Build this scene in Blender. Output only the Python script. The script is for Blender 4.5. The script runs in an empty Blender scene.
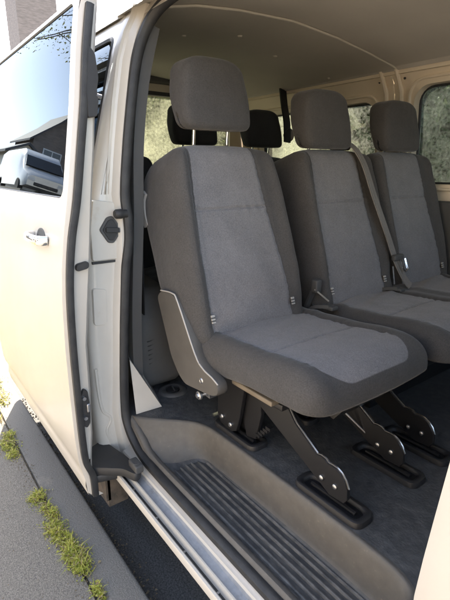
import bpy, math, random
import numpy as np
from mathutils import Vector, Matrix
R = math.radians
random.seed(7); rng = np.random.default_rng(7)
sc = bpy.context.scene
COL = sc.collection

# ---------------------------------------------------------------- helpers
def tag(o, label=None, cat=None, group=None, kind=None):
    for k, v in (('label', label), ('category', cat), ('group', group), ('kind', kind)):
        if v: o[k] = v
    return o
def empty(name, loc, label, cat, group=None, rz=0):
    o = bpy.data.objects.new(name, None); COL.objects.link(o)
    o.location = loc; o.rotation_euler.z = rz; o.empty_display_size = .1
    return tag(o, label, cat, group)
def root_of(o):
    while o.parent: o = o.parent
    return o
class MB:
    """collects verts / faces (world coordinates unless the root is rotated: then local=True)"""
    def __init__(s): s.v = []; s.f = []; s.m = []
    def add(s, v, f, m=0):
        n = len(s.v); s.v += [tuple(map(float, p)) for p in v]
        s.f += [tuple(i + n for i in q) for q in f]
        s.m += list(m) if isinstance(m, (list, tuple, np.ndarray)) else [m] * len(f)
        return s
    def build(s, name, mats, parent=None, smooth=True, angle=40, local=False, label=None):
        me = bpy.data.meshes.new(name)
        v = s.v
        if parent is not None and not local:
            L = root_of(parent).location
            v = [(p[0]-L[0], p[1]-L[1], p[2]-L[2]) for p in v]
        me.from_pydata(v, [], s.f)
        for m in (mats if isinstance(mats, (list, tuple)) else [mats]): me.materials.append(m)
        for p, k in zip(me.polygons, s.m): p.material_index = k
        import bmesh
        bm = bmesh.new(); bm.from_mesh(me); bmesh.ops.recalc_face_normals(bm, faces=bm.faces); bm.to_mesh(me); bm.free()
        if smooth:
            for p in me.polygons: p.use_smooth = True
            if angle: me.set_sharp_from_angle(angle=R(angle))
        o = bpy.data.objects.new(name, me); COL.objects.link(o)
        if parent is not None: o.parent = parent
        if label: o['label'] = label
        return o
    # shapes
    def box(s, lo, hi, m=0, r=0.0):
        if r <= 0:
            x0, y0, z0 = lo; x1, y1, z1 = hi
            v = [(x0,y0,z0),(x1,y0,z0),(x1,y1,z0),(x0,y1,z0),(x0,y0,z1),(x1,y0,z1),(x1,y1,z1),(x0,y1,z1)]
            return s.add(v, [(0,3,2,1),(4,5,6,7),(0,1,5,4),(1,2,6,5),(2,3,7,6),(3,0,4,7)], m)
        c = [(a+b)/2 for a, b in zip(lo, hi)]; h = [(b-a)/2 for a, b in zip(lo, hi)]
        r = min(r, *[q*.98 for q in h])
        v, f = rbox(*[axis(q, r, 1) for q in h], h, r)
        return s.add(np.array(v)+np.array(c), f, m)
    def prism(s, poly, a, b, plane='xz', m=0, bev=0.0):
        """poly 2-D outline, extruded from a to b along the third axis; bev chamfers the rims"""
        P = np.array(poly, float); n = len(P)
        def put(q, t):
            if plane == 'xz': return [(p[0], t, p[1]) for p in q]
            if plane == 'xy': return [(p[0], p[1], t) for p in q]
            return [(t, p[0], p[1]) for p in q]
        if bev > 0:
            c = inset(P, bev); sg = 1 if b > a else -1
            rings = [put(c, a), put(P, a+sg*bev), put(P, b-sg*bev), put(c, b)]
        else: rings = [put(P, a), put(P, b)]
        v = sum(rings, []); f = []
        for k in range(len(rings)-1):
            for i in range(n): f.append((k*n+i, k*n+(i+1) % n, (k+1)*n+(i+1) % n, (k+1)*n+i))
        f.append(tuple(range(n))[::-1]); f.append(tuple((len(rings)-1)*n+i for i in range(n)))
        return s.add(v, f, m)
    def tube(s, pts, r, seg=10, m=0, closed=False, cap=True, prof=None, up=(0,0,1)):
        P = [Vector(p) for p in pts]; n = len(P)
        rr = r if isinstance(r, (list, tuple)) else [r]*n
        if prof is None: prof = [(math.cos(2*math.pi*k/seg), math.sin(2*math.pi*k/seg)) for k in range(seg)]
        q = len(prof); v = []; f = []
        nrm = None
        for i in range(n):
            a = P[(i-1) % n] if (closed or i > 0) else P[i]; b = P[(i+1) % n] if (closed or i < n-1) else P[i]
            t = (b-a).normalized()
            if nrm is None:
                u = Vector(up)
                nrm = (u - t*u.dot(t)).normalized() if abs(t.dot(u)) < .98 else t.orthogonal().normalized()
            else:
                w = nrm - t*nrm.dot(t); nrm = w.normalized() if w.length > 1e-6 else nrm
            bi = t.cross(nrm)
            for c, d in prof: v.append(tuple(P[i] + (nrm*c + bi*d)*rr[i]))
        for i in range(n if closed else n-1):
            j = (i+1) % n
            for k in range(q): f.append((i*q+k, i*q+(k+1) % q, j*q+(k+1) % q, j*q+k))
        if cap and not closed:
            f.append(tuple(range(q))[::-1]); f.append(tuple((n-1)*q+k for k in range(q)))
        return s.add(v, f, m)
    def lathe(s, prof, c, axis_='z', seg=24, m=0):
        v = []; f = []; n = len(prof)
        for k in range(seg):
            a = 2*math.pi*k/seg
            for r, h in prof:
                p = (r*math.cos(a), r*math.sin(a), h)
                if axis_ == 'y': p = (p[0], p[2], p[1])
                if axis_ == 'x': p = (p[2], p[0], p[1])
                v.append((p[0]+c[0], p[1]+c[1], p[2]+c[2]))
        for k in range(seg):
            j = (k+1) % seg
            for i in range(n-1): f.append((k*n+i, j*n+i, j*n+i+1, k*n+i+1))
        return s.add(v, f, m)
    def grid(s, rows, m=0, closed=False):
        q = len(rows[0]); f = []; n = len(s.v)
        for i in range(len(rows)-1):
            for k in range(q if closed else q-1):
                f.append((i*q+k, i*q+(k+1) % q, (i+1)*q+(k+1) % q, (i+1)*q+k))
        return s.add([p for r_ in rows for p in r_], f, m)
def inset(P, d):
    n = len(P); A = sum(P[i][0]*P[(i+1) % n][1]-P[(i+1) % n][0]*P[i][1] for i in range(n)); sg = 1 if A > 0 else -1
    out = []
    for i in range(n):
        e1 = P[i]-P[i-1]; e2 = P[(i+1) % n]-P[i]
        n1 = np.array([-e1[1], e1[0]])/(np.hypot(*e1)+1e-9)*sg; n2 = np.array([-e2[1], e2[0]])/(np.hypot(*e2)+1e-9)*sg
        b = n1+n2; l = max(.35, float(b @ b)/2); out.append(P[i]+b*d/(2*l)*1.0)
    return np.array(out)
def rpoly(poly, r, seg=5):
    """round the corners of a 2-D polygon"""
    P = [np.array(p, float) for p in poly]; n = len(P); out = []
    rr = r if isinstance(r, (list, tuple)) else [r]*n
    for i in range(n):
        a, b, c = P[i-1], P[i], P[(i+1) % n]
        d1 = (a-b); d2 = (c-b); l1 = np.hypot(*d1); l2 = np.hypot(*d2); t = min(rr[i], l1*.48, l2*.48)
        p, q = b+d1/l1*t, b+d2/l2*t
        for k in range(seg+1):
            u = k/seg; out.append(tuple((1-u)**2*p+2*u*(1-u)*b+u*u*q))
    return out
def axis(h, r, n_mid=6, n_r=4, extra=()):
    a = [-h + (1-math.cos(k/n_r*math.pi/2))*0 + r*math.tan(k/n_r*math.pi/4)/math.tan(math.pi/4)*1.0 for k in range(n_r)]
    mid = list(np.linspace(-(h-r), h-r, n_mid+1)); b = [-q for q in a[::-1]]
    return np.array(sorted(set([round(q, 5) for q in a+mid+b+list(extra)])))
def rbox(xs, ys, zs, h, r):
    """rounded box, sampled on the given axis lines"""
    key = {}; V = []; F = []
    def vid(p):
        k = tuple(round(q, 5) for q in p)
        if k not in key: key[k] = len(V); V.append(k)
        return key[k]
    A = [xs, ys, zs]
    for ax in range(3):
        u, w = (ax+1) % 3, (ax+2) % 3
        for sgn in (-1, 1):
            for i in range(len(A[u])-1):
                for j in range(len(A[w])-1):
                    q = []
                    for a, b in ((0,0),(1,0),(1,1),(0,1)):
                        p = [0,0,0]; p[ax] = sgn*h[ax]; p[u] = A[u][i+a]; p[w] = A[w][j+b]; q.append(vid(p))
                    F.append(tuple(q if sgn > 0 else q[::-1]))
    V = np.array(V); H = np.array(h)-r; C = np.clip(V, -H, H); D = V-C; L = np.linalg.norm(D, axis=1, keepdims=True)
    V = np.where(L > 1e-9, C + D/np.maximum(L, 1e-9)*r, V)
    return V, F
def sstep(a, b, x): t = np.clip((np.asarray(x, float)-a)/(b-a), 0, 1); return t*t*(3-2*t)
def lerp_tab(tab, z): return float(np.interp(z, [t[0] for t in tab], [t[1] for t in tab]))
def crom(pts, n=6):
    P = [np.array(p, float) for p in pts]; out = []
    for i in range(len(P)-1):
        a = P[max(i-1, 0)]; b = P[i]; c = P[i+1]; d = P[min(i+2, len(P)-1)]
        for k in range(n):
            t = k/n; out.append(tuple(.5*((2*b)+(-a+c)*t+(2*a-5*b+4*c-d)*t*t+(-a+3*b-3*c+d)*t**3)))
    out.append(tuple(P[-1])); return out

# ---------------------------------------------------------------- materials
def N(nt, t, **kw):
    n = nt.nodes.new(t)
    for k, v in kw.items():
        if k in n.inputs.keys(): n.inputs[k].default_value = v
        else: setattr(n, k, v)
    return n
def mat(name, col, rough=.5, metal=0, col2=None, nscale=8, ncontrast=(.35, .65), bump=0, bscale=200, bdetail=3, coat=0, sheen=0, spec=.5,
        rough2=None, stretch=(1,1,1), dirt=None, dscale=5, dthr=(.55, .75)):
    m = bpy.data.materials.new(name); m.use_nodes = True; nt = m.node_tree; p = nt.nodes['Principled BSDF']; L = nt.links.new
    p.inputs['Base Color'].default_value = (*col, 1); p.inputs['Roughness'].default_value = rough; p.inputs['Metallic'].default_value = metal
    p.inputs['Coat Weight'].default_value = coat; p.inputs['Coat Roughness'].default_value = .08; p.inputs['Sheen Weight'].default_value = sheen
    p.inputs['Specular IOR Level'].default_value = spec; p.inputs['Sheen Roughness'].default_value = .5
    tc = N(nt, 'ShaderNodeTexCoord'); mp = N(nt, 'ShaderNodeMapping'); mp.inputs['Scale'].default_value = stretch; L(tc.outputs['Object'], mp.inputs[0])
    out = None
    if col2:
        n = N(nt, 'ShaderNodeTexNoise', Scale=nscale, Detail=6.0, Roughness=.6); L(mp.outputs[0], n.inputs['Vector'])
        cr = N(nt, 'ShaderNodeValToRGB'); cr.color_ramp.elements[0].position = ncontrast[0]; cr.color_ramp.elements[1].position = ncontrast[1]
        cr.color_ramp.elements[0].color = (*col, 1); cr.color_ramp.elements[1].color = (*col2, 1)
        L(n.outputs['Fac'], cr.inputs[0]); out = cr.outputs[0]
        if rough2 is not None:
            mr = N(nt, 'ShaderNodeMapRange'); mr.inputs[1].default_value = ncontrast[0]; mr.inputs[2].default_value = ncontrast[1]
            mr.inputs[3].default_value = rough; mr.inputs[4].default_value = rough2; L(n.outputs['Fac'], mr.inputs[0]); L(mr.outputs[0], p.inputs['Roughness'])
    if dirt:
        n = N(nt, 'ShaderNodeTexNoise', Scale=dscale, Detail=9.0, Roughness=.7); L(mp.outputs[0], n.inputs['Vector'])
        cr = N(nt, 'ShaderNodeMapRange'); cr.inputs[1].default_value, cr.inputs[2].default_value = dthr; L(n.outputs['Fac'], cr.inputs[0])
        mx = N(nt, 'ShaderNodeMixRGB'); L(cr.outputs[0], mx.inputs[0]); mx.inputs[1].default_value = (*col, 1); mx.inputs[2].default_value = (*dirt, 1)
        if out: L(out, mx.inputs[1])
        out = mx.outputs[0]
    if out: L(out, p.inputs['Base Color'])
    if bump:
        n = N(nt, 'ShaderNodeTexNoise', Scale=bscale, Detail=float(bdetail)); L(mp.outputs[0], n.inputs['Vector'])
        b = N(nt, 'ShaderNodeBump', Strength=bump, Distance=.002); L(n.outputs['Fac'], b.inputs['Height']); L(b.outputs[0], p.inputs['Normal'])
    return m
def fabric(name, c1, c2, p1=None, p2=None, weave=270, wb=.5):
    """woven cover; p1/p2 colour the centre panel, whose cut is stored per vertex (attribute 'panel')"""
    m = bpy.data.materials.new(name); m.use_nodes = True; nt = m.node_tree; p = nt.nodes['Principled BSDF']; L = nt.links.new
    p.inputs['Roughness'].default_value = .92; p.inputs['Sheen Weight'].default_value = .18; p.inputs['Sheen Roughness'].default_value = .45; p.inputs['Specular IOR Level'].default_value = .2
    tc = N(nt, 'ShaderNodeTexCoord')
    n = N(nt, 'ShaderNodeTexNoise', Scale=9.0, Detail=7.0, Roughness=.65); L(tc.outputs['Object'], n.inputs['Vector'])
    f = N(nt, 'ShaderNodeTexNoise', Scale=float(weave), Detail=2.0, Roughness=.7); L(tc.outputs['Object'], f.inputs['Vector'])
    ad = N(nt, 'ShaderNodeMath', operation='ADD'); ml = N(nt, 'ShaderNodeMath', operation='MULTIPLY'); ml.inputs[1].default_value = 1.0
    m2 = N(nt, 'ShaderNodeMath', operation='MULTIPLY'); m2.inputs[1].default_value = .45; L(n.outputs['Fac'], m2.inputs[0]); L(m2.outputs[0], ad.inputs[0]); L(f.outputs['Fac'], ml.inputs[0]); L(ml.outputs[0], ad.inputs[1])
    cr = N(nt, 'ShaderNodeMapRange'); cr.inputs[1].default_value = .42; cr.inputs[2].default_value = 1.02; L(ad.outputs[0], cr.inputs[0])
    def mix(a, b, fac):
        mx = N(nt, 'ShaderNodeMixRGB'); L(fac, mx.inputs[0])
        for q, c in ((1, a), (2, b)):
            if isinstance(c, tuple): mx.inputs[q].default_value = (*c, 1)
            else: L(c, mx.inputs[q])
        return mx.outputs[0]
    col = mix(c1, c2, cr.outputs[0])
    if p1:
        at = N(nt, 'ShaderNodeAttribute', attribute_name='panel')
        mr = N(nt, 'ShaderNodeMapRange'); mr.inputs[1].default_value = -.0012; mr.inputs[2].default_value = .0012; L(at.outputs['Fac'], mr.inputs[0])
        col = mix(col, mix(p1, p2, cr.outputs[0]), mr.outputs[0])
        dirt = N(nt, 'ShaderNodeTexNoise', Scale=14.0, Detail=10.0, Roughness=.8); L(tc.outputs['Object'], dirt.inputs['Vector'])
        dm = N(nt, 'ShaderNodeMapRange'); dm.inputs[1].default_value = .66; dm.inputs[2].default_value = .85; dm.inputs[4].default_value = .4; L(dirt.outputs['Fac'], dm.inputs[0])
        col = mix(col, (.27,.255,.235), dm.outputs[0])
    L(col, p.inputs['Base Color'])
    b = N(nt, 'ShaderNodeBump', Strength=wb, Distance=.0016); L(f.outputs['Fac'], b.inputs['Height'])
    n2 = N(nt, 'ShaderNodeTexNoise', Scale=8.0, Detail=3.0); L(tc.outputs['Object'], n2.inputs['Vector'])
    b2 = N(nt, 'ShaderNodeBump', Strength=.3, Distance=.03); L(n2.outputs['Fac'], b2.inputs['Height']); L(b.outputs[0], b2.inputs['Normal']); L(b2.outputs[0], p.inputs['Normal'])
    return m
def panel_mask(o, vals):
    at = o.data.attributes.new('panel', 'FLOAT', 'POINT'); at.data.foreach_set('value', np.asarray(vals, dtype=np.float32)); return o
def glass(name, tint, dirtcol=None, dirt=0.0, dscale=40, ior=1.5, refl=1.0):
    m = bpy.data.materials.new(name); m.use_nodes = True; nt = m.node_tree; L = nt.links.new
    nt.nodes.remove(nt.nodes['Principled BSDF']); o = nt.nodes['Material Output']
    fr = N(nt, 'ShaderNodeFresnel', IOR=ior); t = N(nt, 'ShaderNodeBsdfTransparent', Color=(*tint, 1)); g = N(nt, 'ShaderNodeBsdfGlossy', Roughness=.0, Color=(.97*refl, .98*refl, refl, 1) if refl == 1 else (.76*refl, .88*refl, refl, 1))
    a = N(nt, 'ShaderNodeMixShader'); L(fr.outputs[0], a.inputs[0]); L(t.outputs[0], a.inputs[1]); L(g.outputs[0], a.inputs[2]); res = a.outputs[0]
    if dirt:
        tc = N(nt, 'ShaderNodeTexCoord'); n = N(nt, 'ShaderNodeTexNoise', Scale=float(dscale), Detail=8.0, Roughness=.75); L(tc.outputs['Object'], n.inputs['Vector'])
        n2 = N(nt, 'ShaderNodeTexNoise', Scale=3.0, Detail=3.0); L(tc.outputs['Object'], n2.inputs['Vector'])
        ml = N(nt, 'ShaderNodeMath', operation='MULTIPLY'); L(n.outputs['Fac'], ml.inputs[0]); L(n2.outputs['Fac'], ml.inputs[1])
        mr = N(nt, 'ShaderNodeMapRange'); mr.inputs[1].default_value = .16; mr.inputs[2].default_value = .42; mr.inputs[4].default_value = dirt; L(ml.outputs[0], mr.inputs[0])
        d = N(nt, 'ShaderNodeBsdfDiffuse', Color=(*dirtcol, 1)); tr = N(nt, 'ShaderNodeBsdfTranslucent', Color=(*dirtcol, 1))
        dm = N(nt, 'ShaderNodeMixShader'); dm.inputs[0].default_value = .6; L(d.outputs[0], dm.inputs[1]); L(tr.outputs[0], dm.inputs[2])
        b = N(nt, 'ShaderNodeMixShader'); L(mr.outputs[0], b.inputs[0]); L(res, b.inputs[1]); L(dm.outputs[0], b.inputs[2]); res = b.outputs[0]
    L(res, o.inputs['Surface']); return m
def leafmat(name, c1, c2, trans=.4):
    m = bpy.data.materials.new(name); m.use_nodes = True; nt = m.node_tree; L = nt.links.new; p = nt.nodes['Principled BSDF']; o = nt.nodes['Material Output']
    g = N(nt, 'ShaderNodeNewGeometry'); mx = N(nt, 'ShaderNodeMixRGB'); mx.inputs[1].default_value = (*c1, 1); mx.inputs[2].default_value = (*c2, 1)
    L(g.outputs['Random Per Island'], mx.inputs[0]); L(mx.outputs[0], p.inputs['Base Color']); p.inputs['Roughness'].default_value = .55
    t = N(nt, 'ShaderNodeBsdfTranslucent'); L(mx.outputs[0], t.inputs[0]); a = N(nt, 'ShaderNodeMixShader'); a.inputs[0].default_value = trans
    L(p.outputs[0], a.inputs[1]); L(t.outputs[0], a.inputs[2]); L(a.outputs[0], o.inputs['Surface']); return m

M = {}
M['paint'] = mat('white_paint', (.56,.525,.47), .36, coat=.2, col2=(.50,.465,.41), nscale=2, dirt=(.60,.52,.42), dscale=4, dthr=(.62,.9))
M['jamb'] = mat('white_jamb_paint', (.61,.575,.515), .38, coat=.3, col2=(.56,.525,.465), nscale=5, dirt=(.45,.36,.26), dscale=9, dthr=(.63,.86))
M['cream'] = mat('cream_inner_paint', (.80,.70,.55), .45, col2=(.76,.66,.51), nscale=6)
M['rubber'] = mat('black_rubber', (.020,.020,.021), .55, col2=(.036,.036,.036), nscale=20, bump=.3, bscale=400)
M['black'] = mat('black_plastic', (.028,.028,.029), .5, bump=.3, bscale=900)
M['greyplastic'] = mat('grey_plastic', (.075,.073,.070), .5, bump=.35, bscale=1100, col2=(.09,.087,.083), nscale=10)
M['seatplastic'] = mat('seat_side_plastic', (.085,.080,.073), .46, bump=.3, bscale=1200, col2=(.105,.098,.089), nscale=12)
M['trim'] = mat('dark_trim', (.07,.07,.07), .6, bump=.3, bscale=900)
M['ceil'] = mat('headliner_felt', (.565,.535,.485), .95, col2=(.595,.565,.51), nscale=4, bump=.25, bscale=700, spec=.15)
M['ceilrib'] = mat('headliner_seam', (.62,.58,.50), .7)
M['floor'] = mat('floor_rubber', (.052,.054,.058), .6, col2=(.105,.106,.108), nscale=40, ncontrast=(.4,.78), bump=1.0, bscale=150, bdetail=4, rough2=.75, dirt=(.20,.185,.16), dscale=70, dthr=(.66,.8))
M['step'] = mat('step_surround_plastic', (.100,.092,.082), .55, col2=(.120,.111,.099), nscale=30, bump=.35, bscale=900, dirt=(.26,.22,.17), dscale=60, dthr=(.62,.8))
M['tread'] = mat('step_tread_rubber', (.042,.043,.046), .5, col2=(.10,.098,.094), nscale=45, ncontrast=(.42,.78), bump=.4, bscale=500, stretch=(.5,1,1))
M['rib'] = mat('worn_rib_rubber', (.055,.055,.055), .55, col2=(.17,.163,.152), nscale=22, ncontrast=(.38,.72), bump=.4, bscale=500)
M['steel'] = mat('brushed_steel', (.55,.56,.58), .38, 1, col2=(.42,.43,.45), nscale=30, stretch=(.15,3,3))
M['alu'] = mat('grey_track_metal', (.46,.47,.49), .5, .35, col2=(.38,.39,.41), nscale=40, bump=.4, bscale=500, dirt=(.3,.27,.23), dscale=20, dthr=(.6,.8))
M['chrome'] = mat('chrome', (.80,.80,.80), .06, 1)
M['legs'] = mat('black_coated_steel', (.02,.02,.022), .3, .2, bump=.15, bscale=600)
M['edge'] = mat('glint_steel', (.6,.59,.57), .25, 1)  # pale metal that draws the glint on the leg edges
M['fab'] = fabric('charcoal_fabric', (.046,.0445,.044), (.088,.085,.083))
M['seatfab'] = fabric('two_tone_seat_fabric', (.046,.0445,.044), (.088,.085,.083), (.122,.119,.124), (.250,.244,.251))
M['fabrear'] = fabric('near_black_fabric', (.022,.022,.023), (.045,.044,.045))
M['seam'] = mat('seam_thread', (.03,.03,.032), .9)
M['webbing'] = mat('belt_webbing', (.17,.155,.145), .7, col2=(.25,.23,.21), nscale=60, stretch=(8,8,1), bump=.4, bscale=900)
M['beltblack'] = mat('belt_black', (.012,.012,.013), .7, bump=.3, bscale=800)
M['tagm'] = mat('pale_label_cloth', (.42,.41,.39), .8)
M['tagdark'] = mat('label_print', (.08,.08,.08), .8)
M['palegrey'] = mat('pale_grey_plastic', (.42,.40,.37), .4)
M['doorglass'] = glass('privacy_glass', (.05,.055,.06), (.5,.47,.42), .02, 30, ior=1.5, refl=.60)
M['glass'] = glass('tinted_glass', (.72,.76,.70), (.66,.66,.58), .85, 70)
M['glassrear'] = glass('rear_tinted_glass', (.56,.58,.51), (.50,.51,.40), .5, 60)
M['glassdark'] = glass('darker_tinted_glass', (.50,.56,.52), (.55,.58,.52), .42, 60)
M['clear'] = glass('clear_glass', (.9,.93,.92))
M['asphalt'] = mat('asphalt', (.03,.031,.032), .85, col2=(.11,.109,.106), nscale=150, bump=1.0, bscale=170, bdetail=4)
M['pave'] = mat('pavement_asphalt', (.095,.087,.075), .9, col2=(.245,.225,.192), nscale=330, ncontrast=(.40,.66), bump=1.0, bscale=190, bdetail=5, dirt=(.27,.245,.20), dscale=3.0, dthr=(.55,.85))
M['bounce_paving'] = mat('pale_bounce_paving', (.40,.35,.285), .9, col2=(.36,.31,.25), nscale=6, bump=.5, bscale=90)  # pale tone for the added sheet that bounces light up into the van
M['kerb'] = mat('kerb_stone', (.11,.105,.095), .9, col2=(.225,.213,.193), nscale=280, ncontrast=(.38,.68), bump=1.0, bscale=120, bdetail=5, dirt=(.27,.245,.20), dscale=7, dthr=(.6,.82))
M['soil'] = mat('joint_soil', (.05,.04,.03), .95, bump=.8, bscale=200, col2=(.10,.085,.06), nscale=40)
M['grit'] = mat('grit', (.26,.21,.14), .9, col2=(.10,.08,.055), nscale=90, bump=1, bscale=200)
M['verge'] = mat('dry_verge', (.22,.19,.135), .95, col2=(.17,.155,.10), nscale=14, bump=1, bscale=90)
M['blade'] = leafmat('grass_blade', (.27,.33,.05), (.60,.57,.13), .45)
M['dryblade'] = leafmat('dry_grass', (.26,.20,.10), (.36,.30,.16), .3)
M['leaf'] = leafmat('hedge_leaf', (.045,.07,.022), (.15,.17,.06), .45)
M['treeleaf'] = leafmat('tree_leaf', (.10,.12,.02), (.22,.20,.04), .5)
M['bark'] = mat('bark', (.08,.06,.045), .95, col2=(.14,.11,.085), nscale=12, bump=1, bscale=40)
M['render'] = mat('rendered_wall', (.62,.52,.39), .9, col2=(.66,.56,.43), nscale=2, bump=.4, bscale=60)
M['renderwhite'] = mat('white_rendered_wall', (.80,.74,.63), .9, col2=(.77,.70,.59), nscale=2, bump=.4, bscale=60)
M['brickg'] = mat('weathered_brick', (.17,.14,.12), .9, col2=(.26,.21,.18), nscale=3, bump=.6, bscale=30, stretch=(1,1,6))
M['roof'] = mat('slate_roof', (.045,.047,.052), .7, col2=(.08,.08,.085), nscale=6, stretch=(1,1,8), bump=.5, bscale=20)
M['wframe'] = mat('white_window_frame', (.75,.74,.72), .4)
M['paneh'] = mat('house_window_glass', (.02,.025,.03), .03, spec=.8)
M['silver'] = mat('silver_paint', (.55,.56,.57), .3, .3, coat=.5)
M['tyre'] = mat('tyre_rubber', (.02,.02,.021), .8, bump=.5, bscale=80)
M['dirty'] = mat('muddy_underseal', (.13,.10,.075), .9, col2=(.05,.042,.035), nscale=18, bump=.8, bscale=90)
M['black2'] = mat('anchor_plastic', (.022,.022,.024), .45, bump=.3, bscale=900)
M['railm'] = mat('painted_rail', (.22,.185,.14), .5, col2=(.17,.14,.10), nscale=14)
M['red'] = mat('red_lens', (.35,.02,.015), .25)
M['timber'] = mat('fence_timber', (.34,.22,.11), .8, col2=(.26,.16,.08), nscale=5, stretch=(6,6,.5), bump=.4, bscale=60)

# ---------------------------------------------------------------- camera, world, sun
H = 1.44
cam = bpy.data.cameras.new('camera'); co = bpy.data.objects.new('camera', cam); COL.objects.link(co)
cam.sensor_fit = 'AUTO'; cam.sensor_width = 36; cam.lens = 27; cam.clip_end = 2000; cam.clip_start = .02
pit, yaw = R(16.3), R(36.9)
fwd = Vector((-math.cos(yaw)*math.cos(pit), math.sin(yaw)*math.cos(pit), -math.sin(pit)))
co.location = (0, 0, H); co.rotation_euler = fwd.to_track_quat('-Z', 'Y').to_euler()
sc.camera = co
AZ, EL = R(20), R(36)                        # sun: towards -X, a little +Y (behind the van)
sd = Vector((-math.cos(AZ)*math.cos(EL), math.sin(AZ)*math.cos(EL), math.sin(EL)))
sl = bpy.data.lights.new('sun', 'SUN'); sl.energy = 4.4; sl.angle = R(.5); sl.color = (1, .88, .72)
so = bpy.data.objects.new('sun', sl); COL.objects.link(so); so.rotation_euler = (-sd).to_track_quat('-Z', 'Y').to_euler()
w = bpy.data.worlds.new('World'); sc.world = w; w.use_nodes = True; nt = w.node_tree
sky = nt.nodes.new('ShaderNodeTexSky'); sky.sky_type = 'NISHITA'; sky.sun_disc = False
sky.sun_elevation = EL; sky.sun_rotation = math.atan2(sd.x, sd.y); sky.air_density = .8; sky.dust_density = 1.2; sky.ozone_density = .4
hs = nt.nodes.new('ShaderNodeHueSaturation'); hs.inputs['Saturation'].default_value = .62
nt.links.new(sky.outputs[0], hs.inputs['Color']); nt.links.new(hs.outputs[0], nt.nodes['Background'].inputs[0]); nt.nodes['Background'].inputs[1].default_value = .13
vs = sc.view_settings; vs.view_transform = 'Standard'; vs.look = 'None'; vs.gamma = 1; vs.use_curve_mapping = False; vs.exposure = 2.88
sc.cycles.max_bounces = 10; sc.cycles.diffuse_bounces = 6; sc.cycles.transparent_max_bounces = 16; sc.cycles.glossy_bounces = 5
sc.cycles.use_denoising = True; sc.cycles.caustics_reflective = False; sc.cycles.caustics_refractive = False; sc.cycles.sample_clamp_indirect = 6

# ---------------------------------------------------------------- ground
def sheet(name, x0, x1, y0, y1, z, m, kind='structure'):
    b = MB(); b.add([(x0,y0,z),(x1,y0,z),(x1,y1,z),(x0,y1,z)], [(0,1,2,3)]); return tag(b.build(name, m, smooth=False), kind=kind)
tag(sheet('ground', -400, 400, -400, 400, -.02, M['pave']), 'wide dull tarmac ground stretching away beyond the street', 'ground')
tag(sheet('road', -120, 60, .47, 4.1, 0, M['asphalt']), 'dark asphalt road under the white minibus', 'road')
b = MB(); b.box((-120, -6.0, -.05), (60, .335, .12)); tag(tag(b.build('pavement', M['pave'], smooth=False), kind='structure'), 'grey speckled asphalt pavement left of the kerb', 'pavement')
b = MB()                                     # kerb: stones with a joint every 0.95 m
x = -40.0
pr = rpoly([(.345,-.05),(.345,.118),(.478,.118),(.478,-.05)], [.002,.006,.016,.002], 4)
while x < 12:
    b.prism(pr, x+.001, x+3.0, 'yz', bev=.0012); x += 3.0
tag(tag(b.build('kerb', M['kerb']), kind='structure'), 'dark grey kerb stones along the road edge', 'kerb')
b = MB(); b.box((-40,.335,-.05),(12,.345,.108)); tag(tag(b.build('joint', M['soil'], smooth=False), kind='structure'), 'thin soil joint between pavement and kerb', 'joint')
b = MB()
for _ in range(900):                         # loose grit swept against the kerb
    px = rng.uniform(-2.9, -.9); py = .480+abs(rng.normal(0, .035)); s_ = rng.uniform(.002, .006)
    b.add([(px-s_,py,0.001),(px+s_*.6,py-s_,0.001),(px+s_*.7,py+s_,0.001),(px,py,s_*1.3)], [(0,1,3),(1,2,3),(2,0,3)])
tag(tag(b.build('loose_grit', M['grit'], smooth=False), kind='stuff'), 'loose grit gathered in the gutter beside the kerb', 'grit')

sheet('path', -2.4, 9, -5.8, -.78, .124, M['bounce_paving'])  # unseen pale sheet, added to bounce warm sunlight onto the cabin ceiling
def weeds(name, pts, n, label, hgt=.035, spread=.022, dry=.2, clusters=9):
    """low weeds rooted in the joint: uneven tufts of blades with broader leaves between them"""
    root = MB(); P = np.array(pts); cen = []
    for k in range(clusters):
        t = rng.uniform(0, len(P)-1.001); i = int(t); c = P[i]*(1-t+i)+P[i+1]*(t-i)
        cen.append((c+rng.normal(0, .010, 2)*np.array([1, 1.1]), rng.uniform(.35, 1.0)*spread, rng.uniform(.55, 1.25)))
    for _ in range(n):
        c0, sp_, sc_ = cen[rng.integers(len(cen))]; c = c0+rng.normal(0, sp_, 2)*np.array([1.15, .7]); z0 = .118
        r_ = np.hypot(*(c-c0))/max(sp_, 1e-4); a = rng.uniform(0, 6.28); d = np.array([math.cos(a), math.sin(a)]); m_ = 1 if rng.random() < dry else 0
        if rng.random() < .45:                 # broad leaf, nearly flat
            l = rng.uniform(.006, .013)*sc_; q = np.array([-d[1], d[0]])*l*.38; h = z0+rng.uniform(.003, .020)*sc_*max(.2, 1.2-.4*r_)
            p0 = c; p1 = c+d*l*.5; p2 = c+d*l
            root.add([(*p0,h),(*(p1+q),h+l*.25),(*p2,h+l*.1),(*(p1-q),h+l*.25),(*p1,h+l*.05)], [(0,4,1),(1,4,2),(2,4,3),(3,4,0)], m_)
        else:
            l = hgt*rng.uniform(.35, 1.2)*sc_*max(.35, 1.25-.4*r_); wd = rng.uniform(.0009, .0024); lean = rng.uniform(.4, 1.9); q = np.array([-d[1], d[0]])*wd
            p0 = c; p1 = c+d*l*.35*lean; p2 = c+d*l*.8*lean
            root.add([(*(p0-q),z0),(*(p0+q),z0),(*(p1+q*.9),z0+l*.55),(*(p1-q*.9),z0+l*.55),(*p2,z0+l*(.85 if lean < .9 else .45))], [(0,1,2,3),(3,2,4)], m_)
    return tag(root.build(name, [M['blade'], M['dryblade']], smooth=False), label, 'weeds', 'weeds growing along the kerb joint')
b = MB()
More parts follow.
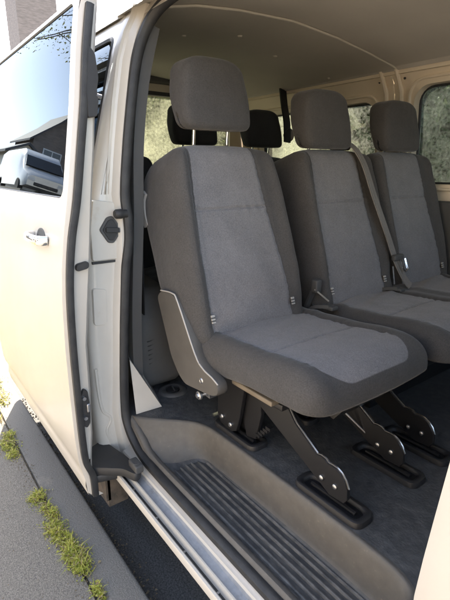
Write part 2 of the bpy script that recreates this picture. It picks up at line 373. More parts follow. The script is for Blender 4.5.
for _ in range(420):                         # stones and crumbs of soil lying along the joint
    px = rng.uniform(-2.7, -.9); py = .325+rng.normal(0, .022); s_ = rng.uniform(.0012, .0038)
    b.add([(px-s_,py,.120),(px+s_*.6,py-s_,.120),(px+s_*.7,py+s_,.120),(px,py,.120+s_*1.1)], [(0,1,3),(1,2,3),(2,0,3)])
for _ in range(130):
    px = rng.uniform(-2.2, -1.0); py = rng.uniform(.03, .46); s_ = rng.uniform(.0010, .0030)
    b.add([(px-s_,py,.120),(px+s_*.6,py-s_,.120),(px+s_*.7,py+s_,.120),(px,py,.120+s_*1.1)], [(0,1,3),(1,2,3),(2,0,3)])
tag(tag(b.build('small_stones', M['grit'], smooth=False), kind='stuff'), 'crumbs of soil and small stones along the pavement joint', 'grit')
weeds('grass_weed', [(-1.745,.315),(-1.66,.325),(-1.56,.335)], 900, 'small round clump of yellow-green weeds at the upper end of the kerb joint strip', .034, .026, clusters=7)
weeds('grass_weed', [(-1.56,.33),(-1.47,.338),(-1.40,.335)], 1300, 'longest straggling clump of green weeds in the middle of the kerb joint', .036, .030, clusters=10)
weeds('grass_weed', [(-1.37,.33),(-1.31,.340),(-1.24,.345)], 1300, 'broad bushy clump of bright weeds at the near lower end of the kerb joint', .040, .032, clusters=9)
weeds('grass_weed', [(-1.17,.352),(-1.10,.352)], 160, 'tiny sparse weed tuft at the bottom edge beside the kerb', .026, .014, clusters=3)
weeds('grass_weed', [(-2.28,.31),(-2.10,.31)], 800, 'separate weed clump at the left edge just inside the shadow line', .034, .032, clusters=6)
weeds('grass_weed', [(-3.3,.38),(-2.62,.39)], 2200, 'sunlit dry weed clump behind the lower door edge at far left', .045, .045, dry=.5, clusters=16)

# ================================================================ MINIBUS
van = empty('minibus', (-1.4, 1.475, 0), 'white minibus with its sliding side door open and three grey seats inside', 'van')
YC = 1.475
# outer skin offset (distance from the near face) by height
BODY = [(.30,.53),(.36,.505),(.45,.495),(.60,.487),(.90,.487),(1.15,.50),(1.28,.520),(1.40,.555),(1.60,.610),(1.80,.665),(1.90,.71),(1.97,.79),(2.03,.96),(2.065,1.2),(2.075,1.475)]
OPEN = [(.38,.598),(.45,.585),(.50,.579),(.60,.572),(.72,.584),(1.0,.604),(1.21,.631),(1.28,.633),(1.36,.626),(1.50,.645),(1.64,.668),(1.76,.692),(1.84,.72),(1.905,.757)]
by = lambda z: lerp_tab(BODY, z)
oy = lambda z: lerp_tab(OPEN, z)

def panel(b, x0, x1, z0, z1, fy, nz=10, thick=.0, m=0, nx=2):
    rows = []
    for z in np.linspace(z0, z1, nz): rows.append([(x, fy(z), z) for x in np.linspace(x0, x1, nx)])
    b.grid(rows, m)
def ring_panel(b, outer, inner_rect, fy, r=.05, m=0):
    """panel with a rounded-rectangle opening, on the curved side y=fy(z)"""
    x0, x1, z0, z1 = outer; a0, a1, c0, c1 = inner_rect
    x0, x1 = min(x0, x1), max(x0, x1); a0, a1 = min(a0, a1), max(a0, a1)
    def side(u0, u1, n): return list(np.linspace(u0, u1, n, endpoint=False))
    inn = []; out = []
    nr = 6; ns = 12
    def corner(cx, cz, t0):
        return [(cx+r*math.cos(t0+k/nr*math.pi/2), cz+r*math.sin(t0+k/nr*math.pi/2)) for k in range(nr+1)]
    cs = [(a1-r, c0+r, -math.pi/2, (x1, z0)), (a1-r, c1-r, 0, (x1, z1)), (a0+r, c1-r, math.pi/2, (x0, z1)), (a0+r, c0+r, math.pi, (x0, z0))]
    for i, (cx, cz, t0, oc) in enumerate(cs):
        c = corner(cx, cz, t0); nx_ = corner(*cs[(i+1) % 4][:3])[0]; on = cs[(i+1) % 4][3]
        inn += c
        prev = cs[i-1][3]
        # outer points for the corner: project then pin the middle to the true corner
        e0 = {0:(c[0][0], z0), 1:(x1, c[0][1]), 2:(c[0][0], z1), 3:(x0, c[0][1])}[i]
        e1 = {0:(x1, c[-1][1]), 1:(c[-1][0], z1), 2:(x0, c[-1][1]), 3:(c[-1][0], z0)}[i]
        for k in range(nr+1):
            t = k/nr
            p = (np.array(e0)*(1-2*t)+np.array(oc)*2*t) if t <= .5 else (np.array(oc)*(2-2*t)+np.array(e1)*(2*t-1))
            out.append(tuple(p))
        for k in range(1, ns):
            t = k/ns; inn.append(tuple(np.array(c[-1])*(1-t)+np.array(nx_)*t))
            on0 = {0:(x1, nx_[1]), 1:(nx_[0], z1), 2:(x0, nx_[1]), 3:(nx_[0], z0)}[i]
            out.append(tuple(np.array(e1)*(1-t)+np.array(on0)*t))
    mid = [tuple((np.array(p)+np.array(q))/2) for p, q in zip(inn, out)]
    b.grid([[(x, fy(z), z) for x, z in lst] for lst in (out, mid, inn)], m, closed=True)
    return inn
def reveal(b, loop, fy, depth, m=0):
    b.grid([[(x, fy(z), z) for x, z in loop], [(x, fy(z)+depth, z) for x, z in loop]], m, closed=True)
def pane(b, rect, fy, r=.05, th=.004, m=0, n=8):
    a0, a1, c0, c1 = rect; a0, a1 = min(a0, a1), max(a0, a1)
    pts = rpoly([(a0,c0),(a1,c0),(a1,c1),(a0,c1)], r, 6)
    zs = np.linspace(c0, c1, 13)
    fr = []; bk = []
    for z in zs:
        ins = 0.0
        for zz in (c0, c1):
            d = abs(z-zz)
            if d < r: ins = max(ins, r-math.sqrt(max(0, r*r-(r-d)**2)))
        row = np.linspace(a0+ins, a1-ins, 7); fr.append([(x, fy(z), z) for x in row]); bk.append([(x, fy(z)+th, z) for x in row])
    b.grid(fr, m); b.grid(bk, m)
    # close the rim
    loop = lambda g: [p for p in g[0]] + [r_[-1] for r_ in g[1:-1]] + list(reversed(g[-1])) + [r_[0] for r_ in reversed(g[1:-1])]
    b.grid([loop(fr), loop(bk)], m, closed=True)

# ---- outer body, near side rear quarter (behind the open door)
b = MB(); XR = -2.85
panel(b, -1.46, XR, .33, 1.30, by, 14, nx=12)
inn = ring_panel(b, (-1.46, XR, 1.30, 1.92), (-1.486, -2.76, 1.36, 1.84), by, .05)
reveal(b, inn, by, .012)
b.build('side_panel', M['paint'], van); b = MB()
rows = []                                    # roof shell from near gutter to far gutter
for z in (1.92, 1.95, 1.98, 2.01, 2.035, 2.055, 2.068, 2.075): rows.append([(x, by(z), z) for x in np.linspace(XR, 1.0, 14)])
for z in (2.068, 2.055, 2.035, 2.01, 1.98, 1.95, 1.92): rows.append([(x, 2*YC-by(z), z) for x in np.linspace(XR, 1.0, 14)])
b.grid(rows); b.build('roof', M['paint'], van); b = MB()
fy2 = lambda z: 2*YC-by(z)
panel(b, 1.0, XR, .33, 1.30, fy2, 12, nx=4); b.build('side_panel', M['paint'], van)
# rounded rear corners and tailgate skin
for sgn, f_ in ((1, by), (-1, fy2)):
    b = MB(); rows = []
    for z in np.linspace(.33, 1.92, 12):
        rows.append([(XR-.10*math.sin(t), f_(z)+sgn*.10*(1-math.cos(t)), z) for t in np.linspace(0, math.pi/2, 7)])
    b.grid(rows); b.build('rear_corner', M['paint'], van)
b = MB()
panel(b, -.02, 1.0, .33, 1.30, by, 10, nx=6)     # closed front door skin
ring_panel(b, (-.02, 1.0, 1.30, 1.92), (.05, .85, 1.36, 1.82), by, .08)
b.build('front_door', M['paint'], van)
b = MB(); pane(b, (-1.491, -2.755, 1.365, 1.835), lambda z: by(z)+.006, .06); b.build('quarter_window', M['doorglass'], van)
b = MB(); b.tube([(x, by(z)+.004, z) for x, z in rpoly([(-1.486,1.36),(-2.76,1.36),(-2.76,1.84),(-1.486,1.84)], .05, 6)], .008, 6, closed=True); b.build('window_seal', M['rubber'], van)
b = MB(); pane(b, (.055, .845, 1.365, 1.815), lambda z: by(z)+.006, .08); b.build('front_door_window', M['clear'], van)
b = MB()                                     # nose, simple but closed: bonnet, front face
rows = []
for x, z in ((1.0,1.30),(1.35,1.12),(1.62,1.0),(1.74,.80),(1.76,.45),(1.70,.33)):
    rows.append([(x-.22*abs((y-YC)/.95)**3, y, z-.05*abs((y-YC)/.95)**3) for y in np.linspace(.49, 2.46, 13)])
b.grid(rows)
for f_ in (by, fy2): b.add([(1.0,f_(1.28),1.28),(1.0,f_(.33),.33),(1.48,f_(.4),.33),(1.53,f_(.4),.78),(1.40,f_(.9),.95),(1.13,f_(1.1),1.08)], [(0,1,2,3,4,5)])
b.build('bonnet', M['paint'], van)
b = MB(); b.grid([[(1.16,y,1.24) for y in np.linspace(.58,2.37,6)], [(.95,y,1.86) for y in np.linspace(.70,2.25,6)]]); b.grid([[(1.164,y,1.24) for y in np.linspace(.58,2.37,6)], [(.954,y,1.86) for y in np.linspace(.70,2.25,6)]]); b.build('windscreen', M['clear'], van)
for xw, yw in ((-2.42, .53), (1.0, .53), (-2.42, 2.22), (1.0, 2.22)):
    b = MB(); b.lathe([(.0,.02),(.19,.02),(.20,0),(.27,-.005),(.315,.02),(.325,.06),(.325,.15),(.31,.19),(.0,.2)], (xw, yw, .325), 'y', 36)
    wh = b.build('wheel', M['tyre'], van)
    b = MB(); b.lathe([(.0,-.012),(.05,-.014),(.06,-.004),(.13,.004),(.17,-.008),(.19,-.008),(.195,.01)], (xw, yw+(.0 if yw < 1 else .2), .325), 'y', 30); b.build('rim', M['steel'], wh)
b = MB(); b.box((XR+.02,.56,.30),(1.0,2.39,.34)); b.box((-1.95,.52,.16),(-1.45,.60,.33)); b.box((-2.3,.54,.2),(-1.5,.7,.32))
for k in range(5): b.box((-1.95+.11*k,.512,.15+.01*k),(-1.89+.11*k,.53,.33))
b.build('underbody', M['dirty'], van, smooth=False)

# ---- floor, step well
def floor_out():
    pass
b = MB(); FZ = .57
inner = [(-1.372,.605),(-1.335,.632),(-1.285,.682),(-1.235,.732),(-1.205,.758),(-1.17,.777),(-1.12,.788),(-1.0,.793),(-.80,.797),(-.60,.798),(-.46,.796),(-.40,.788),(-.365,.773),(-.35,.75),(-.345,.71),(-.345,.60)]
xs = [p[0] for p in inner]
far = [(p[0], 2.33) for p in inner]
b.grid([[(p[0], p[1]+(2.33-p[1])*t, FZ) for p in inner] for t in (0,.1,.3,.6,1)])
b.grid([[(x_, y_, FZ) for x_ in (XR+.05,-2.2,-1.372)] for y_ in (.605,1.2,2.33)])
b.grid([[(x_, y_, FZ) for x_ in (-.345,.3,1.0)] for y_ in (.60,1.2,2.33)])
b.build('floor', M['floor'], van, smooth=False)
# surround: lip on floor edge -> riser -> tread edge
zt = .448
ring = crom([(-1.40,.594)]+inner[:-1]+[(-.345,.612)], 4)
n = len(ring); C = np.array(ring)
nrm = []
for i in range(n):
    t = C[min(i+1, n-1)]-C[max(i-1, 0)]; t /= np.hypot(*t)+1e-9; nrm.append(np.array([t[1], -t[0]]))   # points into the well
nrm = np.array(nrm)
# scoop: the rear end of the well slopes gently, the long riser is steep
def off(i):
    x_, y_ = C[i]; k = float(sstep(-1.12, -1.26, x_)); return k
prof = [(-.010,.0),(-.004,.002),(.001,.002),(.005,-.002),(.011,-.018),(.015,-.06),(.019,-.098),(.024,-.112),(.034,-.120)]
profS = [(-.010,.0),(-.004,.003),(.002,.003),(.007,-.004),(.018,-.030),(.034,-.060),(.060,-.090),(.095,-.110),(.14,-.120)]
rows = []
for j in range(len(prof)):
    row = []
    for i in range(n):
        k = off(i); d = prof[j][0]*(1-k)+profS[j][0]*k; dz = prof[j][1]*(1-k)+profS[j][1]*k
        p = C[i]+nrm[i]*d; row.append((p[0], max(p[1], .607), FZ+dz))
    rows.append(row)
b = MB(); b.grid(rows, m=[1 if j >= 7 else 0 for j in range(len(prof)-1) for i in range(n-1)])
sw = b.build('step_well', [M['step'], M['tread']], van, angle=60)
b = MB()                                     # outer lip: low rounded ridge inside the seal
lp = [(.600,.452),(.604,.468),(.612,.474),(.622,.473),(.630,.466),(.634,.452),(.640,.450)]
xx = list(np.linspace(-.25,-1.20,16))+[-1.26,-1.31,-1.35,-1.375]
b.grid([[(x_, y_-max(0,(-1.20-x_))*.05, z_+.10*sstep(-1.22,-1.39,x_)) for y_, z_ in lp] for x_ in xx]); b.build('lip', M['step'], sw)
b = MB(); b.grid([[(x_, y_, zt+.003) for x_ in np.linspace(-1.36,-.30,20)] for y_ in (.606,.64,.68,.72,.76,.795)])
tr = b.build('tread', M['tread'], sw)
for k in range(6):
    y0 = .650+.0222*k; xa = -1.165+.010*abs(k-2.5)**1.5*.4; xb = -.375; nn = 40
    b = MB(); P_ = [(xa+(xb-xa)*t, y0, zt+.003) for t in np.linspace(0,1,nn)]
    b.tube(P_, [.0052*min(1, .3+20*min(t, 1-t)) for t in np.linspace(0,1,nn)], 8); b.build('tread_rib', M['rib'], sw)
# ---- sill: flange, groove, metal track, seal channel (profile run along the opening)
def run(prof_, x0, x1, name, m, nx=2, parent=van):
    b = MB(); b.grid([[(x_, y_, z_) for y_, z_ in prof_] for x_ in np.linspace(x0, x1, nx)]); return b.build(name, m, parent, angle=30)
sill = run([(.56,.392),(.503,.392),(.497,.397),(.497,.415),(.500,.421),(.506,.422),(.510,.418),(.512,.402),(.524,.402),(.527,.418),(.530,.424),(.5345,.4245)], -.02, -1.50, 'sill', M['paint'])
run([(.5345,.4245),(.537,.414),(.563,.414),(.566,.425)], -.02, -1.36, 'track_rail', M['alu'], parent=sill)
run([(.566,.425),(.570,.431),(.580,.433),(.590,.440),(.603,.452),(.61,.452)], -.02, -1.39, 'sill_step', M['paint'], parent=sill)
run([(.512,.4035),(.524,.4035)], -.02, -1.36, 'track_groove', M['rubber'], parent=sill)
for x_ in np.arange(-1.2,-.1,.16):
    b = MB(); b.lathe([(.0,.003),(.004,.003),(.0045,0)], (x_,.5185,.404), 'z', 8); b.build('sill_screw', M['steel'], sill)
# ---- rubber seal all round the opening
def rearx(z): return -1.385
path = [(-.20,.594,.452),(-.6,.594,.452),(-1.0,.594,.452),(-1.18,.594,.454),(-1.26,.593,.462),(-1.32,.592,.485),(-1.365,.589,.53),(-1.385,.586,.60),(-1.388,.590,.72),(-1.388,.603,.90),(-1.388,.612,1.0),(-1.388,.624,1.12),
        (-1.386,.640,1.21),(-1.384,.641,1.28),(-1.386,.636,1.36),(-1.386,.653,1.50),(-1.385,.676,1.64),(-1.382,.700,1.76),(-1.370,.728,1.84),(-1.34,.75,1.885),(-1.28,.765,1.91),(-1.15,.772,1.918),(-.7,.772,1.92),(-.18,.772,1.92)]
pth = crom(path, 5)
# profile: flat rubber with a bulb; long side faces outwards
prof_seal = [(.55,-1.0),(.9,-.4),(.95,.3),(.6,.9),(.0,1.15),(-.6,.9),(-.95,.3),(-.9,-.4),(-.55,-1.0)]
b = MB(); b.tube(pth, .0155, prof=prof_seal, up=(0,0,1)); b.build('door_seal', M['rubber'], van)
# ---- C-pillar jamb
def jamb_row(z):
    o = oy(z); s_ = by(z)
    g = .006*float(sstep(1.34, 1.40, z))
    base = [(-1.388, o+.012), (-1.389, o-.010), (-1.397, o-.019), (-1.409, o-.026), (-1.411, o-.034), (-1.411-g, o-.037), (-1.411-g, o-.041), (-1.411, o-.044), (-1.413, s_+.036), (-1.413-g*1.5, s_+.033), (-1.414-g*1.5, s_+.028), (-1.416, s_+.024), (-1.422, s_+.012), (-1.436, s_+.003), (-1.46, s_)]
    return [(x_, y_, z) for x_, y_ in base]
b = MB(); b.grid([jamb_row(z) for z in np.concatenate([np.linspace(.40,1.13,16), [1.135,1.14,1.16,1.30,1.305,1.33,1.36], np.linspace(1.40,1.92,14)])])
pil = b.build('rear_pillar', M['jamb'], van, angle=35)
def on_jamb(x_, z): r_ = jamb_row(z); return float(np.interp(-x_, [-p[0] for p in r_], [p[1] for p in r_]))
b = MB(); b.prism(rpoly([(.519,1.150),(.606,1.150),(.612,1.165),(.612,1.205),(.606,1.335),(.535,1.345),(.519,1.25)], .008, 4), -1.43, -1.4035, 'yz', bev=.003); b.build('latch_plate', M['jamb'], pil)
b = MB(); b.box((-1.43,.519,1.139),(-1.407,.606,1.147)); b.build('slot_shadow', M['black'], pil, smooth=False)  # black strip standing in for the shadow line below the latch plate
b = MB(); b.prism(rpoly([(.507,.930),(.552,.925),(.560,1.05),(.512,1.06)], .012, 4), -1.43, -1.4075, 'yz', bev=.003); b.build('pressing', M['jamb'], pil)
# black diamond latch socket
b = MB(); b.prism(rpoly([(.547,1.250),(.574,1.289),(.594,1.293),(.616,1.262),(.616,1.232),(.594,1.204),(.574,1.206)], .007, 4), -1.41, -1.397, 'yz', bev=.003)
sk = b.build('latch_socket', M['trim'], pil)
b = MB(); b.prism(rpoly([(.556,1.250),(.577,1.280),(.592,1.283),(.607,1.260),(.607,1.236),(.592,1.214),(.577,1.215)], .006, 4), -1.3975, -1.393, 'yz', bev=.002)
b.prism(rpoly([(.565,1.242),(.612,1.238),(.612,1.254),(.565,1.258)], .003, 3), -1.394, -1.386, 'yz', bev=.002); b.build('socket_cap', M['black'], sk)
b = MB(); b.lathe([(.0,-.022),(.011,-.022),(.015,-.017),(.016,.0),(.013,.006),(.013,.02)], (-1.372,.612,1.300), 'y', 16); b.build('bump_stop', M['rubber'], pil)
b = MB()                                     # vertical pressed bead of the lower jamb, wavy near its foot
bead = crom([(-1.417,.502,.77),(-1.417,.504,.70),(-1.417,.508,.64),(-1.415,.516,.60),(-1.413,.540,.565),(-1.415,.523,.52),(-1.416,.535,.46),(-1.417,.53,.42)], 5)
b.tube(bead, .006, 8); b.build('bead', M['jamb'], pil)
# white triangular gusset inside the pillar foot, floor side
b = MB(); b.add([(-1.372,.622,.572),(-1.365,.725,.572),(-1.47,.69,.70),(-1.54,.66,.79),(-1.40,.622,.78)], [(0,1,2,3,4)])
b.add([(-1.365,.725,.572),(-1.62,.80,.572),(-1.60,.74,.76),(-1.54,.66,.79),(-1.47,.69,.70)], [(0,1,2,3,4)]); b.build('gusset', M['jamb'], van, smooth=False)
# inner trim strip of the pillar
b = MB(); tp = crom([(-1.425,.655,.70),(-1.425,.66,.90),(-1.425,.675,1.10),(-1.425,.69,1.28),(-1.42,.70,1.5),(-1.41,.725,1.7),(-1.39,.76,1.86)], 4)
b.tube(tp, .020, prof=[(1,-.9),(1,.9),(.6,1.1),(-.8,.9),(-.8,-.9)], up=(0,1,0)); b.build('pillar_trim', M['trim'], van)
b = MB(); b.lathe([(.0,-.016),(.016,-.014),(.024,-.006),(.026,.004)], (-1.50,.735,1.60), 'y', 20); b.build('belt_anchor', M['palegrey'], van)
b = MB(); b.tube([(-1.50,.742,1.59),(-1.50,.74,1.3),(-1.52,.74,.9)], .02, prof=[(.1,-1),(.1,1),(-.1,1),(-.1,-1)], up=(0,1,0)); b.build('pillar_belt', M['beltblack'], van)
# ---- B-pillar at the front of the opening
b = MB()
rows = []
for z in np.linspace(.40, 1.93, 24):
    s_ = by(z); o = oy(min(z, 1.9)); k = .012*math.sin((z-.4)*2.0)
    fl = .05*float(sstep(.62,.42,z)) - .075*max(0, min(z, 1.25)-.87)
    rows.append([(-.02, s_, z), (-.15-fl*.5, s_-.002, z), (-.205-fl, s_+.003, z), (-.222-fl-k, s_+.018, z), (-.228-fl-k, s_+.045, z), (-.215-fl, o-.015, z), (-.16, o+.02, z), (-.02, o+.06, z)])
b.grid(rows); b.build('front_pillar', M['paint'], van)

# ---- inside far wall with window frames
FY = 2.36
b = MB()
fw = lambda z: float(np.interp(z, [.57,1.2,1.35,1.6,1.85,1.90,1.95], [2.36,2.345,2.335,2.32,2.285,2.26,2.20]))
w1 = (-1.66, -2.66, 1.36, 1.80); w2 = (-.30, -1.43, 1.36, 1.845)
panel(b, 1.0, -2.86, .57, 1.335, fw, 6, nx=3)
for (X0, X1, wn) in ((-1.545, -2.86, w1), (.9, -1.545, w2)):
    inn = ring_panel(b, (X0, X1, 1.335, 1.93), wn, fw, .085)
    reveal(b, inn, fw, .075)
fr = b.build('window_wall', M['cream'], van, angle=50)
for wn, mm in ((w1, 'glass'), (w2, 'glassdark')):
    q = (wn[0]+.01, wn[1]-.01, wn[2]-.01, wn[3]+.01)
    b = MB(); pane(b, q, lambda z: fw(z)+.062, .085); pn = b.build('side_window', M[mm], van)
    b = MB(); b.tube([(x, fw(z)+.058, z) for x, z in rpoly([(wn[0],wn[2]),(wn[1],wn[2]),(wn[1],wn[3]),(wn[0],wn[3])], .085, 8)], .010, 6, closed=True); b.build('window_seal', M['rubber'], pn)
for wn in (w1, w2):                          # pressed window beads and pillar channel
    b = MB(); b.tube([(x, fw(z)-.004, z) for x, z in rpoly([(wn[0]+.025,wn[2]-.025),(wn[1]-.025,wn[2]-.025),(wn[1]-.025,wn[3]+.030),(wn[0]+.025,wn[3]+.030)], .10, 8)], .009, 8, closed=True); b.build('window_bead', M['cream'], fr)
for x_ in (-1.50, -1.59):
    b = MB(); b.tube([(x_, fw(z)-.006, z) for z in np.linspace(1.0,1.93,10)], .012, 8); b.build('pillar_bead', M['cream'], fr)
for x_, z_ in ((-1.475,1.885),(-1.625,1.885),(-1.05,1.895),(-2.0,1.89)):
    b = MB(); b.lathe([(.0,-.004),(.006,-.004),(.007,.0)], (x_, fw(z_)-.004, z_), 'y', 10); b.build('rivet', M['black'], fr)
b = MB(); b.box((-2.84,2.26,.57),(.6,2.33,1.28), r=.02); b.build('side_trim', M['trim'], van)
# far-side shoulder belt of the rear row
b = MB(); b.tube(crom([(-2.31,2.20,1.93),(-2.27,2.18,1.83),(-2.22,2.16,1.72),(-2.20,2.15,1.60)], 4), .027, prof=[(.22,-1),(.22,1),(-.22,1),(-.22,-1)], up=(1,0,0)); b.build('shoulder_belt', M['beltblack'], van)
b = MB(); b.lathe([(.0,-.02),(.03,-.018),(.038,-.006),(.04,.01)], (-2.21,2.17,1.645), 'x', 18); b.build('belt_anchor', M['palegrey'], van)
# ---- ceiling with its seam rib
def cz(y): 
    return float(np.interp(y, [.70,.76,.85,1.0,1.2,1.475,1.75,2.0,2.2,2.27], [1.895,1.918,1.952,1.985,2.005,2.015,1.995,1.962,1.930,1.905]))
b = MB()
for xa, xb, dz in ((XR+.0,-1.5,.0), (-1.5,.95,.008)):
    b.grid([[(x_, y_, cz(y_)+dz) for x_ in np.linspace(xa, xb, 12)] for y_ in np.linspace(.70,2.27,30)])
b.grid([[(-1.5, y_, cz(y_)+d) for y_ in np.linspace(.70,2.27,30)] for d in (0,.008)])
hl = b.build('headliner', M['ceil'], van, angle=25)
b = MB(); b.tube([(-1.495, y_, cz(y_)+.001) for y_ in np.linspace(.72,2.26,40)], .0045, 6); b.build('seam', M['ceilrib'], hl)
for x_, y_ in ((-1.9,1.2),(-1.9,1.75),(-2.5,1.3),(-.95,2.17),(-1.9,2.17),(-1.78,1.42)):
    b = MB(); b.lathe([(.0,-.007),(.008,-.006),(.012,0),(.012,.01)], (x_, y_, cz(y_)), 'z', 14); b.build('trim_clip', M['ceilrib'], hl)
b = MB(); b.tube([(x_, 2.245, 1.915) for x_ in np.linspace(.9,-2.84,4)], .018, prof=[(1,-1),(1.2,0),(1,1),(-.6,1),(-.6,-1)]); b.build('roof_rail', M['cream'], van)
b = MB(); b.grid([[(x_, y_, z_) for x_ in (1.0,-1.39)] for y_, z_ in ((.735,1.89),(.76,1.925),(.70,1.925),(.67,1.90))]); b.build('door_header', M['paint'], van)
# ---- tailgate inner face with rear window
b = MB(); XT = -2.87
yl, yr, zl, zh = 1.02, 2.10, 1.42, 1.905
P_out = [(.60,.57),(2.36,.57),(2.30,1.94),(.66,1.94)]
b.box((XT-.05,.60,.57),(XT,2.36,zl-.001)); b.box((XT-.05,.66,zl),(XT,yl-.1,1.94)); b.box((XT-.05,yr+.1,zl),(XT,2.33,1.94)); b.box((XT-.06,.66,zh),(XT+.001,2.31,1.985)); b.box((XT-.10,.60,.33),(XT-.055,2.40,zl))
b.build('tailgate', M['cream'], van, smooth=False)
b = MB(); b.box((XT-.09,.85,1.975),(XT+.05,2.2,2.03), r=.015); b.build('rear_header', M['greyplastic'], van)
b = MB(); b.box((XT-.03,.9,zh-.002),(XT+.012,2.2,zh+.022)); b.box((XT-.03,.9,zl-.02),(XT+.012,2.2,zl)); b.build('rear_window_frame', M['black'], van, smooth=False)
b = MB(); b.box((XT-.045,.92,zl),(XT-.040,2.2,zh)); b.build('rear_window', M['glassrear'], van, smooth=False)
b = MB(); b.box((XT-.13,.62,.50),(XT-.09,.70,1.05), r=.02); b.build('tail_lamp', M['red'], van)
# ---- lower inner trim left of the single seat with vent slots
b = MB(); b.prism(rpoly([(-1.56,.58),(-1.47,.60),(-1.50,.86),(-1.56,.98),(-1.95,1.02),(-1.95,.58)], .04, 5), .70, .88, 'xz', bev=.02); tv = b.build('wheel_arch_trim', M['greyplastic'], van)
for k in range(6):
    z_ = .70+.018*k; b = MB(); b.tube([(-1.485-.002*k,.74,z_),(-1.487-.002*k,.80,z_+.004)], .0042, 6); b.build('vent_slot', M['black'], tv)
b = MB(); b.lathe([(.026,.001),(.030,.006),(.040,.009),(.052,.008),(.058,.003),(.060,.0)], (-1.455,.825,FZ), 'z', 32); fc = b.build('floor_cup', M['greyplastic'], van)
b = MB(); b.lathe([(.0,-.004),(.027,-.002),(.028,.003)], (-1.455,.825,FZ+.006), 'z', 24); b.tube([(-1.478,.825,FZ+.006),(-1.455,.825,FZ+.016),(-1.432,.825,FZ+.006)], .004, 8); b.build('cup_ring', M['black'], fc)

# ---- floor anchors under the seats (wells the legs lock into)
def anchor(cx, cy_, L=.26, W=.088):
    b = MB(); P0 = rpoly([(cx-L/2,cy_-W/2),(cx+L/2,cy_-W/2),(cx+L/2,cy_+W/2),(cx-L/2,cy_+W/2)], .03, 6); n_ = len(P0); P0 = np.array(P0); c = np.array([cx, cy_])
    rows = []
    for sx, z in ((1.0,.001),(.985,.010),(.95,.016),(.86,.018),(.68,.017),(.60,.013),(.56,.005)):
        q = c+(P0-c)*np.array([1-(1-sx)*.45, sx]); rows.append([(*p, FZ+z) for p in q])
    b.grid(rows, closed=True); a_ = b.build('floor_anchor', M['black2'], van)
    b = MB(); b.tube([(cx-L*.32,cy_,FZ+.009),(cx+L*.34,cy_,FZ+.009)], .007, 8); b.box((cx-L*.4,cy_-W*.28,FZ+.001),(cx+L*.40,cy_+W*.28,FZ+.0055)); b.build('anchor_bar', M['legs'], a_)
for cy_ in (.85, 1.10, 1.262, 2.1):
    anchor(-1.045, cy_, .22, .08); anchor(-.645, cy_, .23, .08)

# ---- open sliding door
DOOR = [(.345,.425),(.36,.405),(.40,.398),(.44,.402),(.46,.392),(.50,.384),(.59,.379),(.75,.378),(.905,.379),(1.05,.384),(1.154,.393),(1.25,.408),(1.353,.428),(1.50,.453),(1.62,.473),(1.75,.490),(1.84,.505),(1.89,.517),(1.91,.55)]
dy = lambda z: lerp_tab(DOOR, z)
XF, XB = -1.318, -2.46
b = MB()
rows = []
for z in [.345,.36,.40,.42,.44,.45,.46,.48,.50,.55,.59,.67,.75,.83,.905,.98,1.05,1.10,1.154,1.20,1.25,1.285,1.31]: rows.append([(x_, dy(z)+(.006*math.exp(-((z-1.0)/.012)**2)), z) for x_ in np.linspace(XF-.004, XB, 14)])
b.grid(rows)
DW = (XF-.045, XB+.07, 1.355, 1.876)
inn = ring_panel(b, (XF-.004, XB, 1.31, 1.895), DW, dy, .032); reveal(b, inn, dy, .006)
dz_ = [.345,.37,.42,.50,.59,.75,.905,1.05,1.154,1.25,1.353,1.50,1.62,1.75,1.84,1.895]
inner_y = [(.345,.425),(.449,.42),(.635,.44),(.919,.445),(1.141,.474),(1.35,.498),(1.55,.525),(1.731,.538),(1.895,.562)]
iy = lambda z: lerp_tab(inner_y, z)+.004
b.grid([[(XF, dy(z)+.012, z), (XF+.001, dy(z)+.03, z), (XF, iy(z)-.008, z), (XF-.008, iy(z), z), (XF-.05, iy(z), z)] for z in dz_])   # front edge face
b.grid([[(XF-.05, iy(z), z), (XB+.02, iy(z), z), (XB, dy(z)+.01, z)] for z in dz_ if z < 1.34])     # inner skin
b.grid([[(XF-.004, dy(z), z), (XF, dy(z)+.012, z)] for z in dz_])
b.grid([[(x_, dy(.345), .345), (x_, .44, .343)] for x_ in (XF-.02, XB)])
b.grid([[(x_, dy(1.895), 1.895), (x_, .59, 1.905)] for x_ in (XF, XB)])
b.grid([[(x_, iy(z), z) for x_ in (XF-.05, XB)] for z in (1.880,1.895)])
door = b.build('sliding_door', M['paint'], van, angle=35, label='white sliding door slid back along the body, tinted window')
b = MB(); pane(b, (DW[0]+.004, DW[1]-.004, DW[2]-.004, DW[3]+.004), lambda z: dy(z)+.005, .032); b.build('window_pane', M['doorglass'], door)
b = MB(); b.tube([(x, dy(z)+.005, z) for x, z in inn], .0045, 6, closed=True); b.build('window_seal', M['rubber'], door)
b = MB()                                     # black edge seal, runs up the leading edge
pe = crom([(XF+.010, dy(z)+.019+(.004 if z > 1.3 else 0), z) for z in [.36,.44,.5,.59,.75,.905,1.05,1.154,1.25,1.353,1.5,1.62,1.75,1.86]], 4)
b.tube(pe, .0108, prof=[(.75,-.95),(1.05,0),(.75,.95),(-.6,.9),(-.6,-.9)], up=(1,0,0)); b.build('edge_seal', M['rubber'], door)
